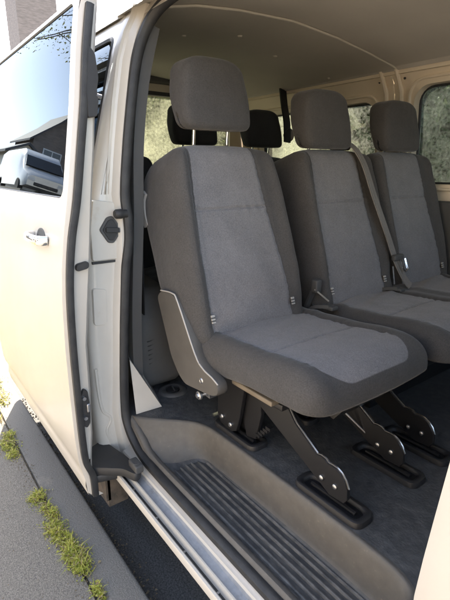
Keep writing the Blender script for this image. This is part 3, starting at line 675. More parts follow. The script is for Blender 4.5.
# handle
b = MB(); hx, hz = -1.545, 1.222; hy = dy(hz)
ph = np.linspace(0, 2*math.pi, 28, endpoint=False)
rec = lambda k, d: [(hx+.046*k*math.cos(t), dy(hz+.004+.027*k*math.sin(t))-d, hz+.004+.027*k*math.sin(t)) for t in ph]
b.grid([rec(1.0, -.001), rec(1.0, .0015), rec(.9, .0022), rec(.75, .0012), rec(.4, .0010), rec(.02, .0010)], closed=True); b.build('handle_recess', M['trim'], door)
b = MB(); hp = crom([(hx-.080,hy-.002,hz-.002),(hx-.074,hy-.020,hz-.001),(hx-.056,hy-.032,hz),(hx-.02,hy-.036,hz+.001),(hx+.03,hy-.036,hz+.001),(hx+.058,hy-.031,hz),(hx+.074,hy-.019,hz-.001),(hx+.080,hy-.002,hz-.002)], 6)
b.tube(hp, .0165, prof=[(.95*math.cos(t), .50*math.sin(t)) for t in np.linspace(0, 2*math.pi, 20, endpoint=False)], up=(0,0,1)); b.build('handle', M['chrome'], door, angle=None)
# hardware on the leading edge
def pad(poly, name, m, d=.012, r=.008):
    b = MB(); b.prism(rpoly(poly, r, 4), XF-.004, XF+d, 'yz', bev=.003); return b.build(name, m, door)
pad([(.430,1.145),(.470,1.152),(.470,1.174),(.430,1.167)], 'door_buffer', M['rubber'], .016, .012)
lk = pad([(.402,.640),(.418,.625),(.430,.640),(.434,.70),(.430,.755),(.418,.765),(.406,.745)], 'lower_lock', M['black'], .014, .006)
b = MB(); b.lathe([(.0,.010),(.006,.010),(.008,0)], (XF+.012,.414,.665), 'x', 12); b.lathe([(.0,.010),(.006,.010),(.008,0)], (XF+.012,.415,.735), 'x', 12); b.box((XF+.012,.420,.685),(XF+.024,.432,.715), r=.003); b.build('lock_pawl', M['steel'], door)
pad([(.500,1.575),(.528,1.580),(.535,1.62),(.533,1.65),(.540,1.68),(.535,1.74),(.518,1.76),(.505,1.74)], 'upper_lock', M['black'], .02, .007)
b = MB(); b.tube([(XF+.015,.53,1.635),(XF+.015,.545,1.632)], .006, 8); b.build('lock_pin', M['steel'], door)
# lower roller arm reaching into the sill track
b = MB(); b.prism(rpoly([(-1.42,.42),(-1.46,.52),(-1.30,.55),(-1.205,.555),(-1.195,.525),(-1.25,.505),(-1.32,.42)], .015, 4), .432, .462, 'xy', bev=.006)
b.prism(rpoly([(-1.40,.415),(-1.40,.50),(-1.28,.51),(-1.31,.415)], .01, 4), .405, .432, 'xy', bev=.004); arm = b.build('roller_arm', M['black'], door)
b = MB(); b.lathe([(.0,.012),(.012,.012),(.014,.009),(.014,-.012),(.0,-.012)], (-1.225,.545,.474), 'z', 14); b.box((-1.26,.53,.455),(-1.20,.56,.485), r=.006); b.build('roller', M['trim'], door)
b = MB(); b.tube(crom([(-1.33,.48,1.882),(-1.27,.58,1.895),(-1.18,.70,1.90),(-1.1,.755,1.90)], 5), .010, 8); b.build('upper_arm', M['trim'], door)

# ================================================================ SEATS
T0 = np.array([-1.115, 0, .93]); TU = np.array([-.18, 0, .58]); TU /= np.linalg.norm(TU); TN = np.array([TU[2], 0, -TU[0]])
def backrest_mesh(yc, wb=.252, wt=.218, hl_=.625, bx0=0.0, mats=None, zlo=-.06, base=T0, pw=.195):
    hy_, hz_, hx_ = .25, (hl_-zlo)/2, .115; r = .062
    ys = np.array(sorted(set(np.round(np.concatenate([axis(hy_, r, 2), np.linspace(-.2,.2,61), [-.1885,.1885,-.197,.197,-.193,.193,-.21,.21]]), 5))))
    zs = np.array(sorted(set(np.round(np.concatenate([axis(hz_, r, 110), [.396-(hl_+zlo)/2-.006, .396-(hl_+zlo)/2-.002, .396-(hl_+zlo)/2+.002, .396-(hl_+zlo)/2+.006]]), 5))))
    V, F = rbox(axis(hx_, r, 3), ys, zs, (hx_, hy_, hz_), r)
    V = np.array(V); lx, ly, lz = V[:,0]-hx_+.012, V[:,1].copy(), V[:,2]+(hl_+zlo)/2
    front = sstep(-.03, .0, lx)
    au = np.abs(ly)/hy_
    bol = np.exp(-((au-.86)/.12)**2)
    lx = lx + front*(.026*bol*(.55+.45*sstep(.0,.2,lz)*(1-.6*sstep(.42,.62,lz))) - .006*np.exp(-((ly+.182)/.005)**2) - .006*np.exp(-((ly-np.interp(lz,[0,.2,.4,.6],[.172,.158,.138,.130]))/.006)**2) - .006*np.exp(-((lz-.396)/.0045)**2)*((ly > -.18) & (ly < .14)))
    for e in (np.full_like(lz, -.182), np.interp(lz,[0,.2,.4,.6],[.172,.158,.138,.130])):
        lx = lx + front*.0013*np.sin(lz*135+3*np.sin(lz*41+yc*9)+6*np.sin(lz*13))*np.exp(-((ly-e)/.016)**2)
    lx = lx + front*.0016*np.sin(ly*70+4*np.sin(ly*23+yc*5))*np.exp(-((lz-.396)/.014)**2)*(np.abs(ly) < .17)
    lx = lx + front*.0030*np.sin(lz*46+ly*17+yc*7)*np.exp(-((lz-.03)/.07)**2)
    lx = lx + front*.0022*np.sin(lz*38-np.abs(ly)*60+yc*3)*np.exp(-((np.abs(ly)-.22)/.03)**2)*sstep(.05,.2,lz)*(.5+.5*np.sin(lz*9+yc))
    lx = lx + front*.010*np.exp(-((lz-.14)/.12)**2)*(1-au**2)      # lumbar swell
    back = 1-sstep(-.14,-.02, lx)
    lx = lx + back*.10*(1-sstep(-.05,.22, lz)) - back*.035*sstep(.2,.45,lz)*(1-sstep(.5,.64,lz)*.8)
    w_ = np.interp(lz, [zlo,.1,.25,.45,hl_], [wb*.97,wb,wb*.985,(wb+wt)/2*1.0,wt])/hy_
    ly = ly*w_
    # rounded shoulders
    lz = lz - .030*np.clip(np.abs(ly)/wt, 0, 1.1)**4*sstep(.45,.62,lz)
    W = base + lx[:,None]*TN + lz[:,None]*TU; W[:,1] += yc + ly
    pl_ = np.interp(V[:,2]+(hl_+zlo)/2, [0,.3,.6], [-.188,-.180,-.172]); pr_ = np.interp(V[:,2]+(hl_+zlo)/2, [0,.2,.4,.6], [.172,.158,.138,.130])
    mask = np.minimum(np.minimum(pr_-V[:,1], V[:,1]-pl_), V[:,0]-.02)
    return W, F, mask
def cushion_mesh(y0, y1, panels, x0=-1.20, x1=-.628, z0=.800, z1=.938):
    hx_, hy_, hz_ = (x1-x0)/2, (y1-y0)/2, (z1-z0)/2; r = .058; cx, cy_ = (x0+x1)/2, (y0+y1)/2
    ex = []
    for a_, b_ in panels: ex += [a_-cy_-.004, a_-cy_, a_-cy_+.004, b_-cy_-.004, b_-cy_, b_-cy_+.004]
    sx = -.865-cx; pxf = x1-.028-cx
    xs = np.array(sorted(set(np.round(np.concatenate([axis(hx_, r, 80), [sx-.005, sx, sx+.005]]), 5))))
    V, F = rbox(xs, axis(hy_, r, 40 if len(panels) < 2 else 70, extra=ex), axis(hz_, r, 2), (hx_, hy_, hz_), r)
    V = np.array(V); X, Y, Z = V[:,0], V[:,1], V[:,2]
    top = sstep(-.01, .06, Z); bot = 1-sstep(-.06,.0,Z); dz = np.zeros(len(V))
    for a_, b_ in panels:
        for e in (a_-cy_, b_-cy_):
            dz -= .005*np.exp(-((Y-e)/.005)**2)*(X < .17)
            dz += .0014*np.sin(X*130+3*np.sin(X*37)+5*np.sin(X*11+e*9))*np.exp(-((Y-e)/.016)**2)
        dz += .0017*np.sin(Y*75+4*np.sin(Y*21))*np.exp(-((X-sx)/.015)**2)*((Y > a_-cy_) & (Y < b_-cy_)) + .0028*np.sin(X*60+Y*20)*np.exp(-((X+.17)/.06)**2)
        dz -= .004*np.exp(-((X-sx)/.005)**2)*((Y > a_-cy_) & (Y < b_-cy_))
        mid = (a_+b_)/2-cy_; hw = (b_-a_)/2
        dz += .010*np.exp(-((np.abs(Y-mid)-hw*1.18)/.035)**2)
        dz += .006*(1-np.clip(np.abs(Y-mid)/hw, 0, 1)**2)
    dz += -.012*sstep(.10,-.26, X) + .012*sstep(.02,.16,X) - .016*sstep(.19,.285,X)
    Z2 = Z + top*dz + bot*(.034*sstep(-.25,.15,X) + .012*sstep(.12,.25,X) - .016*(1-sstep(-.28,-.05,X)))
    X2 = X + .016*sstep(.2,.29,X)*(1-(Y/hy_)**2)
    W = np.stack([X2+cx, Y+cy_, Z2+(z0+z1)/2], 1)
    mask = np.full(len(V), -1.0)
    for a_, b_ in panels:          # rounded rectangle, wide radius at the front corners
        mid = (a_+b_)/2-cy_; hw = (b_-a_)/2; xe = hx_-.014; rr = .075
        qx = X-(xe-rr); qy = np.abs(Y-mid)-(hw-rr)
        sd_ = rr-np.hypot(np.maximum(qx,0), np.maximum(qy,0))-np.where((qx < 0) & (qy < 0), np.maximum(qx, qy), 0)*0
        sd_ = np.where((qx <= 0) & (qy <= 0), np.minimum(-qx, -qy)+rr, sd_)
        mask = np.maximum(mask, np.where(Z > .0, sd_, -1))
    return W, F, mask
def headrest_mesh(yc, zc, base, wy=.138, hz_=.112, hx_=.052):
    r = .026; V, F = rbox(axis(hx_, r, 4), axis(wy, r, 16), axis(hz_, r, 12), (hx_, wy, hz_), r); V = np.array(V)
    t = V[:,2]/hz_
    y_ = V[:,1]*(1-.11*sstep(-.35,1.0,t)-.03*sstep(-.4,-1,t)); x_ = V[:,0] + .012*(1-(V[:,1]/wy)**2)*(V[:,0] > 0) - .006*t
    x_ = x_ + np.where(V[:,0] < 0, .02*sstep(.2,-1,t), 0)
    y_ = y_ - .003*np.sign(V[:,1])*np.exp(-((np.abs(V[:,1])-(wy-.012))/.004)**2)*0
    z_ = V[:,2] - .034*np.abs(V[:,1]/wy)**4*sstep(.0,1,t) + .004*np.abs(V[:,1]/wy)**5*sstep(.0,-1,t)
    W = np.stack([base+x_-.12*z_, yc+y_, zc+z_], 1)
    return W, F
def cloth_tag(b, y_, lz, lx=.020, base=T0):
    for (w_, l_, d_, k) in ((.006,.026,.003,0), (.0065,.005,.0034,1)):
        for dz2 in ((0,) if k == 0 else (-.006,.004)):
            c = base+TN*lx+TU*(lz+dz2)
            v = []
            for sx in (-d_, d_):
                for sy in (-w_, w_):
                    for sz in (-l_/2, l_/2): v.append(tuple(c+TN*sx+TU*sz+np.array([0, y_+sy, 0])))
            b.add(v, [(0,1,3,2),(4,6,7,5),(0,4,5,1),(2,3,7,6),(0,2,6,4),(1,5,7,3)], k)
def add_headrest(parent, yc, zc, base, zpost, mat_='fab', post='chrome', **kw):
    b = MB(); b.add(*headrest_mesh(yc, zc, base, **kw)); h = b.build('headrest', M[mat_], parent, angle=None)
    b = MB(); wy = kw.get('wy', .138); hz_ = kw.get('hz_', .112); s_ = min(.098, wy-.02)                        # seam line round both cheeks
    for s_y in (-.070, .070):
        b = MB(); b.tube([(base-.004-.12*(-hz_), yc+s_y, zc-hz_+.02), (base-.012+.12*hz_, yc+s_y, zc-hz_-.06), (base-.02+.12*hz_, yc+s_y, zpost)], .006, 10); b.build('headrest_post', M[post], h)
    return h

LEG_F = [(-.945,.765),(-.90,.80),(-.835,.80),(-.805,.754),(-.677,.700),(-.660,.707),(-.636,.697),(-.620,.700),(-.590,.686),(-.577,.657),(-.590,.620),(-.621,.603),(-.685,.612),(-.916,.711)]
LEG_F = [(-.955,.775),(-.92,.83),(-.83,.815),(-.775,.752),(-.692,.699),(-.678,.702),(-.664,.700),(-.652,.693),(-.640,.694),(-.624,.693),(-.608,.686),(-.594,.672),(-.584,.652),(-.582,.622),(-.592,.606),(-.640,.603),(-.700,.632),(-.925,.745)]
LEG_R = [(-1.130,.800),(-.985,.800),(-1.012,.66),(-1.030,.60),(-1.062,.582),(-1.118,.592),(-1.135,.62)]
def legs(parent, y_):
    b = MB(); b.prism(LEG_F, y_-.022, y_-.010, 'xz', bev=.0022)
    b.prism([(p[0]-.01, p[1]-.008) for p in LEG_F[:3]]+[(-.68,.685),(-.70,.62),(-.93,.73)], y_-.012, y_-.002, 'xz'); l = b.build('front_leg', M['legs'], parent, angle=25)
    b = MB()                                                  # pale steel strip added to draw the glint along the upper edge
    b.tube([(p[0]+.001, y_-.016, p[1]+.001) for p in LEG_F[2:13]], .0030, 6); b.build('edge_glint', M['edge'], l)
    for x_, z_ in ((-.668,.640),(-.622,.640)):
        b = MB(); b.lathe([(.0,-.005),(.005,-.005),(.0075,-.003),(.0075,.004)], (x_, y_-.023, z_), 'y', 12); b.build('leg_bolt', M['steel'], l)
    b = MB(); b.prism(LEG_R, y_-.030, y_-.016, 'xz', bev=.0022); b.prism([(p[0]+.055, p[1]) for p in LEG_R], y_+.012, y_+.026, 'xz', bev=.0022)
    b.prism([(-1.02,.80),(-.94,.80),(-.93,.70),(-.955,.60),(-1.0,.59),(-1.02,.65)], y_-.01, y_+.005, 'xz', bev=.002)
    for k in range(5): b.box((-.955+.012*k, y_-.012, .615+.012*k), (-.935+.012*k, y_+.004, .625+.012*k))
    l = b.build('rear_leg', M['legs'], parent, angle=25)
    for x_, z_, q in ((-1.058,.612,.032),(-1.105,.622,.032),(-.95,.775,.012)):
        b = MB(); b.lathe([(.0,-.006),(.006,-.006),(.009,-.003),(.009,.004)], (x_, y_-q, z_), 'y', 12); b.build('leg_bolt', M['steel'], l)

# --- single folding seat by the door
s1 = empty('single_seat', (-.95,.99,FZ), 'single grey folding seat nearest the open door with exposed black legs', 'seat', 'passenger seats in the minibus')
def covered(name, g, parent, key='seatfab'):
    W_, F_, mk = g; b = MB(); b.add(W_, F_); return panel_mask(b.build(name, M[key], parent, angle=None), mk)
cu = covered('seat_cushion', cushion_mesh(.735, 1.268, [(.815, 1.180)]), s1)
bk = covered('backrest', backrest_mesh(.968), s1)
for q in (-.186, .168):
    b = MB(); cloth_tag(b, .968+q, .045, .026); b.build('cloth_tag', [M['tagm'], M['tagdark']], bk, smooth=False)
add_headrest(s1, .945, 1.674, -1.345, 1.47)
SC = [(-1.328,1.020),(-1.300,1.046),(-1.225,1.052),(-1.192,1.030),(-1.098,.885),(-1.055,.850),(-1.007,.838),(-.975,.826),(-.972,.792),(-1.008,.774),(-1.160,.754),(-1.200,.775),(-1.245,.825),(-1.290,.930)]
b = MB(); b.prism(rpoly(SC, .018, 4), .705, .742, 'xz', bev=.005); sp_ = b.build('side_cover', M['seatplastic'], s1)
b = MB(); b.tube(crom([(p[0], .706, p[1]) for p in SC[1:8]], 4), .0026, 6); b.build('cover_highlight', M['palegrey'], sp_)  # pale tube paints the bevel highlight along one side of the cover
b = MB(); b.lathe([(.003,-.002),(.007,-.003),(.010,.0),(.010,.006)], (-1.062,.705,.806), 'y', 14); b.build('cover_screw', M['steel'], sp_)
b = MB(); b.lathe([(.0,-.012),(.007,-.012),(.009,-.008),(.014,-.006),(.015,.0),(.008,.002),(.008,.06)], (-1.088,.716,.742), 'y', 16); b.box((-1.10,.735,.735),(-1.06,.76,.80)); b.build('pivot_bolt', M['steel'], s1)
for q in ((-.99,.768,.806),(-.99,1.225,.795)):
    b = MB(); b.box(q, (-.81,q[1]+.03,q[2]+.016), r=.004); b.build('seat_rail', M['railm'], s1)
b = MB(); b.box((-1.14,.80,.785),(-.80,1.22,.806), r=.004); b.prism([(-.70,.815),(-.66,.83),(-.70,.775),(-.74,.785)], .90, 1.12, 'xz'); b.build('seat_pan', M['legs'], s1)
b = MB(); b.tube([(-.86,1.0,.79),(-.70,1.09,.64)], .0035, 8); b.build('tie_rod', M['steel'], s1)
b = MB(); hp = [(-1.44,.735,1.36),(-1.452,.733,1.33),(-1.447,.733,1.28),(-1.432,.735,1.245)]
b.tube(crom(hp, 4), .011, prof=[(.5,-1.2),(.8,0),(.5,1.2),(-.5,1.2),(-.5,-1.2)], up=(0,1,0)); b.tube([(-1.445,.738,1.305),(-1.475,.748,1.30)], .008, 6); b.build('recline_lever', M['palegrey'], s1)
legs(s1, .85); legs(s1, 1.10)
b = MB(); b.tube(crom([(-1.17,1.262,.86),(-1.15,1.27,.94),(-1.125,1.275,1.0)], 4), .012, prof=[(.4,-1),(.4,1),(-.4,1),(-.4,-1)], up=(1,0,0))
b.box((-1.135,1.262,.985),(-1.105,1.292,1.035), r=.006); b.build('buckle_stalk', M['trim'], s1)

# --- double bench
s2 = empty('double_bench', (-.95,1.79,FZ), 'grey double bench seat with diagonal grey belt, beyond the single seat', 'seat', 'passenger seats in the minibus')
cu2 = covered('seat_cushion', cushion_mesh(1.292, 2.25, [(1.37, 1.70), (1.84, 2.17)], x1=-.60), s2)
for yc in (1.535, 2.015):
    bk = covered('backrest', backrest_mesh(yc, wb=.245, wt=.235), s2)
    for q in (-.18, .165):
        b = MB(); cloth_tag(b, yc+q, .045, .024); b.build('cloth_tag', [M['tagm'], M['tagdark']], bk, smooth=False)
add_headrest(s2, 1.492, 1.628, -1.338, 1.45); add_headrest(s2, 2.005, 1.628, -1.338, 1.45)
legs(s2, 1.262); legs(s2, 2.10)
b = MB(); b.box((-1.14,1.33,.785),(-.72,2.2,.806), r=.004); b.box((-.90,1.34,.575),(-.88,2.2,.79)); b.build('seat_pan', M['legs'], s2)
def back_pt(y_, lz, lx): c = T0+TU*lz+TN*lx; return (c[0], y_, c[2])
bp_ = crom([back_pt(1.640,.655,-.06), back_pt(1.645,.64,.0), back_pt(1.660,.55,.040), back_pt(1.690,.40,.046), back_pt(1.735,.22,.05), back_pt(1.760,.12,.05), back_pt(1.795,.03,.055), (-1.05,1.815,.938)], 5)
b = MB(); b.tube(bp_, .0235, prof=[(1,-.07),(1,.07),(.35,.02),(.3,.07),(-.3,.07),(-.35,.02),(-1,.07),(-1,-.07)], up=(0,1,0)); bl = b.build('seat_belt', M['webbing'], s2)
b = MB(); c = back_pt(1.760,.125,.062); b.box((c[0]-.012,c[1]-.034,c[2]-.012),(c[0]+.012,c[1]+.034,c[2]+.014), r=.008); b.build('tongue_grip', M['trim'], bl)
b = MB(); tq = rpoly([(1.885,1.035),(1.915,1.028),(1.908,.972),(1.892,.972)], .006, 3)
cx_ = c[0]+.010
b.tube([(cx_,1.772,c[2]-.006),(cx_+.012,1.778,c[2]-.050),(cx_+.014,1.792,c[2]-.062),(cx_+.014,1.806,c[2]-.052),(cx_,1.800,c[2]-.006)], .0045, 8); b.build('belt_tongue', M['chrome'], bl)
b = MB(); b.box((-1.385,1.605,1.515),(-1.315,1.675,1.55), r=.012); b.build('belt_guide', M['trim'], s2)
for yb in (1.262, 1.70):
    b = MB(); c0 = np.array([-1.10, yb, .925]); b.tube(crom([tuple(c0+np.array([-.05,0,-.03])), tuple(c0+np.array([0,.0,.01])), tuple(c0+np.array([.06,.012,.022]))], 4), .019, prof=[(.35,-1),(.35,1),(-.35,1),(-.35,-1)], up=(0,0,1))
    b.box((c0[0]+.03,yb-.006,c0[2]+.010),(c0[0]+.08,yb+.030,c0[2]+.026), r=.006); b.build('belt_buckle', M['trim'], s2)
for q in ([(-1.115,1.262,1.00),(-1.075,1.300,.955)],[(-1.10,1.742,1.03),(-1.09,1.752,.95)]):
    b = MB(); b.tube(q, .0035, 6); b.build('buckle_stalk', M['steel'], s2)

# --- rear bench (third row)
s3 = empty('rear_bench', (-2.3,1.5,FZ), 'dark rear bench seat in the back row with black head restraints', 'seat', 'passenger seats in the minibus')
base3 = T0+np.array([-1.02,0,0])
covered('seat_cushion', cushion_mesh(.80, 2.26, [(.9,1.22),(1.36,1.72),(1.88,2.2)], x0=-2.24, x1=-1.66), s3, 'fabrear')
for yc in (1.02, 1.53, 2.06):
    covered('backrest', backrest_mesh(yc, base=base3), s3, 'fabrear')
    add_headrest(s3, yc, 1.685, -2.36, 1.47, 'fabrear', wy=.15, hz_=.115)
b = MB()
for yc in (.95, 2.1): b.prism([(p[0]-1.02, p[1]) for p in LEG_F], yc, yc+.03, 'xz', bev=.002)
b.build('leg_frame', M['legs'], s3)

# ================================================================ SURROUNDINGS
def leaves(b, C, size, m=0, flat=.5):
    n_ = len(C); C = np.asarray(C)
    u = rng.normal(size=(n_,3)); u /= np.linalg.norm(u, axis=1, keepdims=True); t = rng.normal(size=(n_,3)); w_ = np.cross(u, t); w_ /= np.linalg.norm(w_, axis=1, keepdims=True)
    s_ = size*rng.uniform(.6, 1.4, (n_,1))
    V = np.stack([C-u*s_, C+w_*s_*.45, C+u*s_, C-w_*s_*.45], 1).reshape(-1,3)
    b.add(V, [(4*i,4*i+1,4*i+2,4*i+3) for i in range(n_)], m)
def hedge(x0, x1, y_, h, depth, n_, label, leafmat_='leaf', size=.055):
    root = empty('hedge', ((x0+x1)/2, y_, 0), label, 'hedge')
    b = MB(); X = rng.uniform(x0, x1, n_); Z = rng.uniform(.1, 1, n_)
    lump = .16*np.sin(X*1.9)+.12*np.sin(X*4.3+1)+.10*np.sin(X*.7+2)
    zz = Z*(h+lump*.8); D = rng.uniform(0, 1, n_)**2*depth*.5
    yy = y_ - depth/2 + D + .10*np.sin(X*3.1+zz*2.7)+.07*np.sin(X*7+zz*5)+.35*depth*Z**6
    leaves(b, np.stack([X, yy, zz], 1), size); b.build('foliage', M[leafmat_], root)
    b = MB(); rows = []
    for x_ in np.arange(x0, x1+.01, .5):
        hh = h-.25; rows.append([(x_, y_-.12*depth, 0), (x_, y_-.10*depth, hh*.6), (x_, y_+.1, hh), (x_, y_+.4*depth, hh*.6), (x_, y_+.4*depth, 0)])
    b.grid(rows); b.build('branches', M['bark'], root)
    for x_ in np.arange(x0+.5, x1, 2.2): 
        pass
b = MB(); b.add([(-14,-2.2,.124),(-2.82,-2.2,.124),(-2.50,.02,.124),(-2.46,.20,.124),(-2.53,.334,.124),(-14,.334,.124)], [(0,1,2,3,4,5)])
tag(tag(b.build('verge', M['verge'], smooth=False), kind='structure'), 'dry sunlit grass verge behind the open door', 'verge')
b = MB(); n_ = 9000; X = -2.44-rng.exponential(1.9, n_); Y = rng.uniform(-1.8,.33,n_)
for px, py in zip(X, Y):
    if px < -12: continue
    a = rng.uniform(0,6.28); l = rng.uniform(.03,.09); d = np.array([math.cos(a),math.sin(a)]); q = np.array([-d[1],d[0]])*.003
    b.add([(px-q[0],py-q[1],.12),(px+q[0],py+q[1],.12),(px+d[0]*l*.5,py+d[1]*l*.5,.12+l)], [(0,1,2)], int(rng.random() < .6))
tag(b.build('dry_grass', [M['blade'], M['dryblade']], smooth=False), 'sunlit dry grass growing on the verge', 'grass', kind='stuff')
hedge(-14, 1.5, 4.9, 3.3, .9, 26000, 'tall clipped green hedge seen through the far side windows')
b = MB()
# end hedge closing the view through the rear window
hedge(-34, -14, 5.6, 4.4, 1.4, 11000, 'taller green hedge further back seen through the rear window', 'leaf', .07)

def house(x, y, rz, w_, d_, eave, ridge, wallm, label, wins, chim=True, name='house'):
    """gabled house, local: front faces -Y of its own frame, ridge along its X"""
    root = empty(name, (x, y, 0), label, 'house', None, rz)
    b = MB(); b.add([(-w_/2,0,0),(w_/2,0,0),(w_/2,d_,0),(-w_/2,d_,0),(-w_/2,0,eave),(w_/2,0,eave),(w_/2,d_,eave),(-w_/2,d_,eave),(-w_/2,d_/2,ridge),(w_/2,d_/2,ridge)],
          [(0,1,5,4),(2,3,7,6),(1,2,6,9,5),(3,0,4,8,7)]); b.build('wall', M[wallm], root, smooth=False, local=True)
    b = MB(); o_ = .3; k = (ridge-eave)/(d_/2)
    for s_ in (0, 1):
        ya, yb = (-o_, d_/2) if s_ == 0 else (d_+o_, d_/2)
        za, zb = eave-o_*k, ridge
        b.add([(-w_/2-o_,ya,za+.02),(w_/2+o_,ya,za+.02),(w_/2+o_,yb,zb+.02),(-w_/2-o_,yb,zb+.02),(-w_/2-o_,ya,za+.16),(w_/2+o_,ya,za+.16),(w_/2+o_,yb,zb+.16),(-w_/2-o_,yb,zb+.16)],
              [(0,3,2,1),(4,5,6,7),(0,1,5,4),(2,3,7,6),(1,2,6,5),(3,0,4,7)])
    rf = b.build('roof', M['roof'], root, smooth=False, local=True)
    if chim:
        b = MB(); b.box((w_*.28,d_/2-.35,ridge-.5),(w_*.28+.9,d_/2+.35,ridge+1.0)); b.box((w_*.28-.05,d_/2-.4,ridge+1.0),(w_*.28+.95,d_/2+.4,ridge+1.15)); b.build('chimney', M['brickg'], rf, smooth=False, local=True)
    for face, a, z_, ww, hh, kind in wins:
        def P(u, q, z): return (u, -q, z) if face == 'f' else (w_/2+q, u, z)
        def bx(b, u0, u1, q0, q1, z0, z1):
            p, q = P(u0, q0, z0), P(u1, q1, z1); b.box(tuple(map(min, p, q)), tuple(map(max, p, q)))
        b = MB()
        if kind == 'door':
            bx(b, a-ww/2, a+ww/2, .003, .06, z_, z_+hh); b.build('door', M['timber'], root, smooth=False, local=True); continue
        t = .07
        bx(b, a-ww/2-t, a+ww/2+t, .002, .06, z_-t, z_); bx(b, a-ww/2-t, a+ww/2+t, .002, .06, z_+hh, z_+hh+t); bx(b, a-ww/2-t, a-ww/2, .002, .06, z_, z_+hh); bx(b, a+ww/2, a+ww/2+t, .002, .06, z_, z_+hh); bx(b, a-.03, a+.03, .002, .05, z_, z_+hh)
        f_ = b.build('window', M['wframe'], root, smooth=False, local=True)
        b = MB(); bx(b, a-ww/2, a+ww/2, .004, .03, z_, z_+hh); b.build('pane', M['paneh'], f_, smooth=False, local=True)
# terrace across the pavement: its sunlit fronts face the minibus (front -Y in local frame turned by pi)
TW = [('f',-2.2,.9,1.5,1.4,'w'),('f',2.2,.9,1.5,1.4,'w'),('f',0,.05,.95,2.1,'door'),('f',-2.2,3.5,1.2,1.3,'w'),('f',2.2,3.5,1.2,1.3,'w')]
house(-3.2, -5.9, math.pi, 8.0, 7, 5.2, 7.2, 'renderwhite', 'pale rendered house facing the open side of the minibus', TW)
house(5.4, -6.0, math.pi, 8.0, 7, 5.3, 7.4, 'render', 'sand coloured house towards the front of the minibus', TW)
b = MB(); b.add([(-70,-30,-.1),(-13,-30,-.1),(-13,-2.3,-.1),(-70,-2.3,-.1),(-70,-30,1.9),(-15,-30,1.9),(-15,-2.6,1.9),(-70,-2.6,1.9)], [(4,5,6,7),(1,2,6,5),(2,3,7,6)])
tag(tag(b.build('terrain', M['pave'], smooth=False), kind='structure'), 'raised terrace of ground behind the pavement', 'terrain')
house(-35, -11.2, 0, 5.0, 4.4, 6.0, 8.2, 'brickg', 'low dark brick house mirrored in the door window', [('r',1.2,4.3,1.1,1.2,'w'),('r',3.1,4.3,1.1,1.2,'w'),('f',0,1.9,.95,2.1,'door')], False)
house(-31, -6.75, 0, 3.2, 1.8, 4.4, 5.0, 'renderwhite', 'small white annexe mirrored at the left of the door window', [('r',.9,2.9,.7,.9,'w')], False)
house(-31.5, 8.0, 0, 2.4, 2.3, 12.4, 13.4, 'brickg', 'tall narrow grey brick house above the open door', [], False, name='tall_house')
# parked van mirrored in the door glass
pv = empty('parked_van', (-22.6, -4.75, 1.92), 'silver panel van parked nose-out across the pavement, mirrored in the door window', 'van', None, 0)
b = MB(); rows = []
for x_, w_, z0, z1 in ((-2.4,.90,.35,1.85),(-2.35,.95,.32,1.95),(.9,.95,.32,1.97),(1.25,.93,.32,1.75),(1.75,.92,.32,1.18),(2.25,.86,.35,1.0),(2.45,.78,.42,.85)):
    rows.append([(x_,-w_,z0),(x_,-w_,z0+(z1-z0)*.45),(x_,-w_*.93,z0+(z1-z0)*.85),(x_,-w_*.75,z1),(x_,w_*.75,z1),(x_,w_*.93,z0+(z1-z0)*.85),(x_,w_,z0+(z1-z0)*.45),(x_,w_,z0)])
b.grid(rows, closed=True); b.add(rows[0], [tuple(range(8))]); b.add(rows[-1], [tuple(range(8))]); b.build('body', M['silver'], pv, local=True)
b = MB(); b.add([(1.30,-.72,1.66),(1.76,-.80,1.21),(1.76,.80,1.21),(1.30,.72,1.66),(1.34,-.72,1.70),(1.80,-.80,1.25),(1.80,.80,1.25),(1.34,.72,1.70)], [(0,1,2,3),(4,5,6,7),(0,4,5,1),(3,7,6,2)]); b.build('windscreen', M['paneh'], pv, smooth=False, local=True)
for y_ in (-.62,.62):
    b = MB(); b.box((2.36,y_-.15,.62),(2.46,y_+.15,.78), r=.03); b.build('headlight', M['wframe'], pv, local=True)
b = MB(); b.box((2.38,-.5,.46),(2.49,.5,.60), r=.02); b.build('grille', M['black'], pv, local=True)
for x_ in (-1.6,1.6):
    for y_ in (-.95,.75):
        b = MB(); b.lathe([(.0,0),(.2,0),(.3,.0),(.32,.05),(.32,.15),(.3,.2),(.0,.2)], (x_,y_,.32), 'y', 24); b.build('wheel', M['tyre'], pv, local=True)
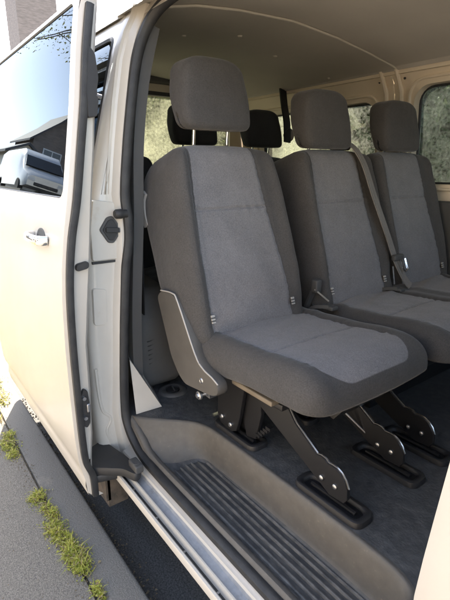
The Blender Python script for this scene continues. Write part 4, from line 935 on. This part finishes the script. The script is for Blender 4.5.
# street tree on the house side, twigs hang over the pavement
tr_ = empty('street_tree', (-7.6,-4.3,.12), 'tree with sparse yellow-green leaves mirrored in the top of the door window', 'tree')
b = MB(); b.tube(crom([(-7.6,-4.3,.1),(-7.55,-4.2,1.4),(-7.6,-3.9,2.8),(-7.5,-3.5,4.0)], 5), [.16-.004*k for k in range(16)], 10)
tips = []
for k in range(26):
    a = rng.uniform(-.4, 2*math.pi*.6); st = np.array([-7.55,-3.75+rng.uniform(-.3,.3),2.6+rng.uniform(0,1.4)]); d = np.array([math.cos(a)*1.0, -.35-abs(math.sin(a)), rng.uniform(.1,.7)]); L_ = rng.uniform(1.2,2.4)
    mid = st+d*L_*.5+np.array([0,0,.25]); en = st+d*L_+np.array([0,0,-.05]); cc = crom([st, mid, en], 5); b.tube(cc, [.035*(1-i/len(cc))+.006 for i in range(len(cc))], 6)
    for c in cc[3:]: tips.append(c)
    for j in range(4):
        e2 = np.array(cc[5+j])+rng.normal(0,.35,3)*np.array([1,1,.6]); b.tube([cc[5+j], tuple(e2)], [.010,.003], 5); tips.append(tuple(e2)); tips.append(tuple((np.array(cc[5+j])+e2)/2))
for k in range(14):                         # long boughs reaching out over the pavement
    st = np.array([-7.55,-3.6,3.5+.05*k]); en = np.array([rng.uniform(-9.2,-6.8), rng.uniform(-2.5,-.5), rng.uniform(4.0,5.0)]); mid = (st+en)/2+np.array([0,0,.45])
    cc = crom([st, mid, en], 6); b.tube(cc, [.04*(1-i/len(cc))+.006 for i in range(len(cc))], 6)
    for c in cc[5:]: tips.append(c)
    for j in range(5):
        e2 = np.array(cc[7+j])+rng.normal(0,.3,3); b.tube([cc[7+j], tuple(e2)], [.009,.003], 5); tips.append(tuple(e2)); tips.append(tuple((np.array(cc[7+j])+e2)/2))
b.build('trunk', M['bark'], tr_)
T_ = np.array(tips); pts = np.repeat(T_, 14, 0)+rng.normal(0,.15,(len(T_)*14,3)); b = MB(); leaves(b, pts, .032); b.build('crown', M['treeleaf'], tr_)
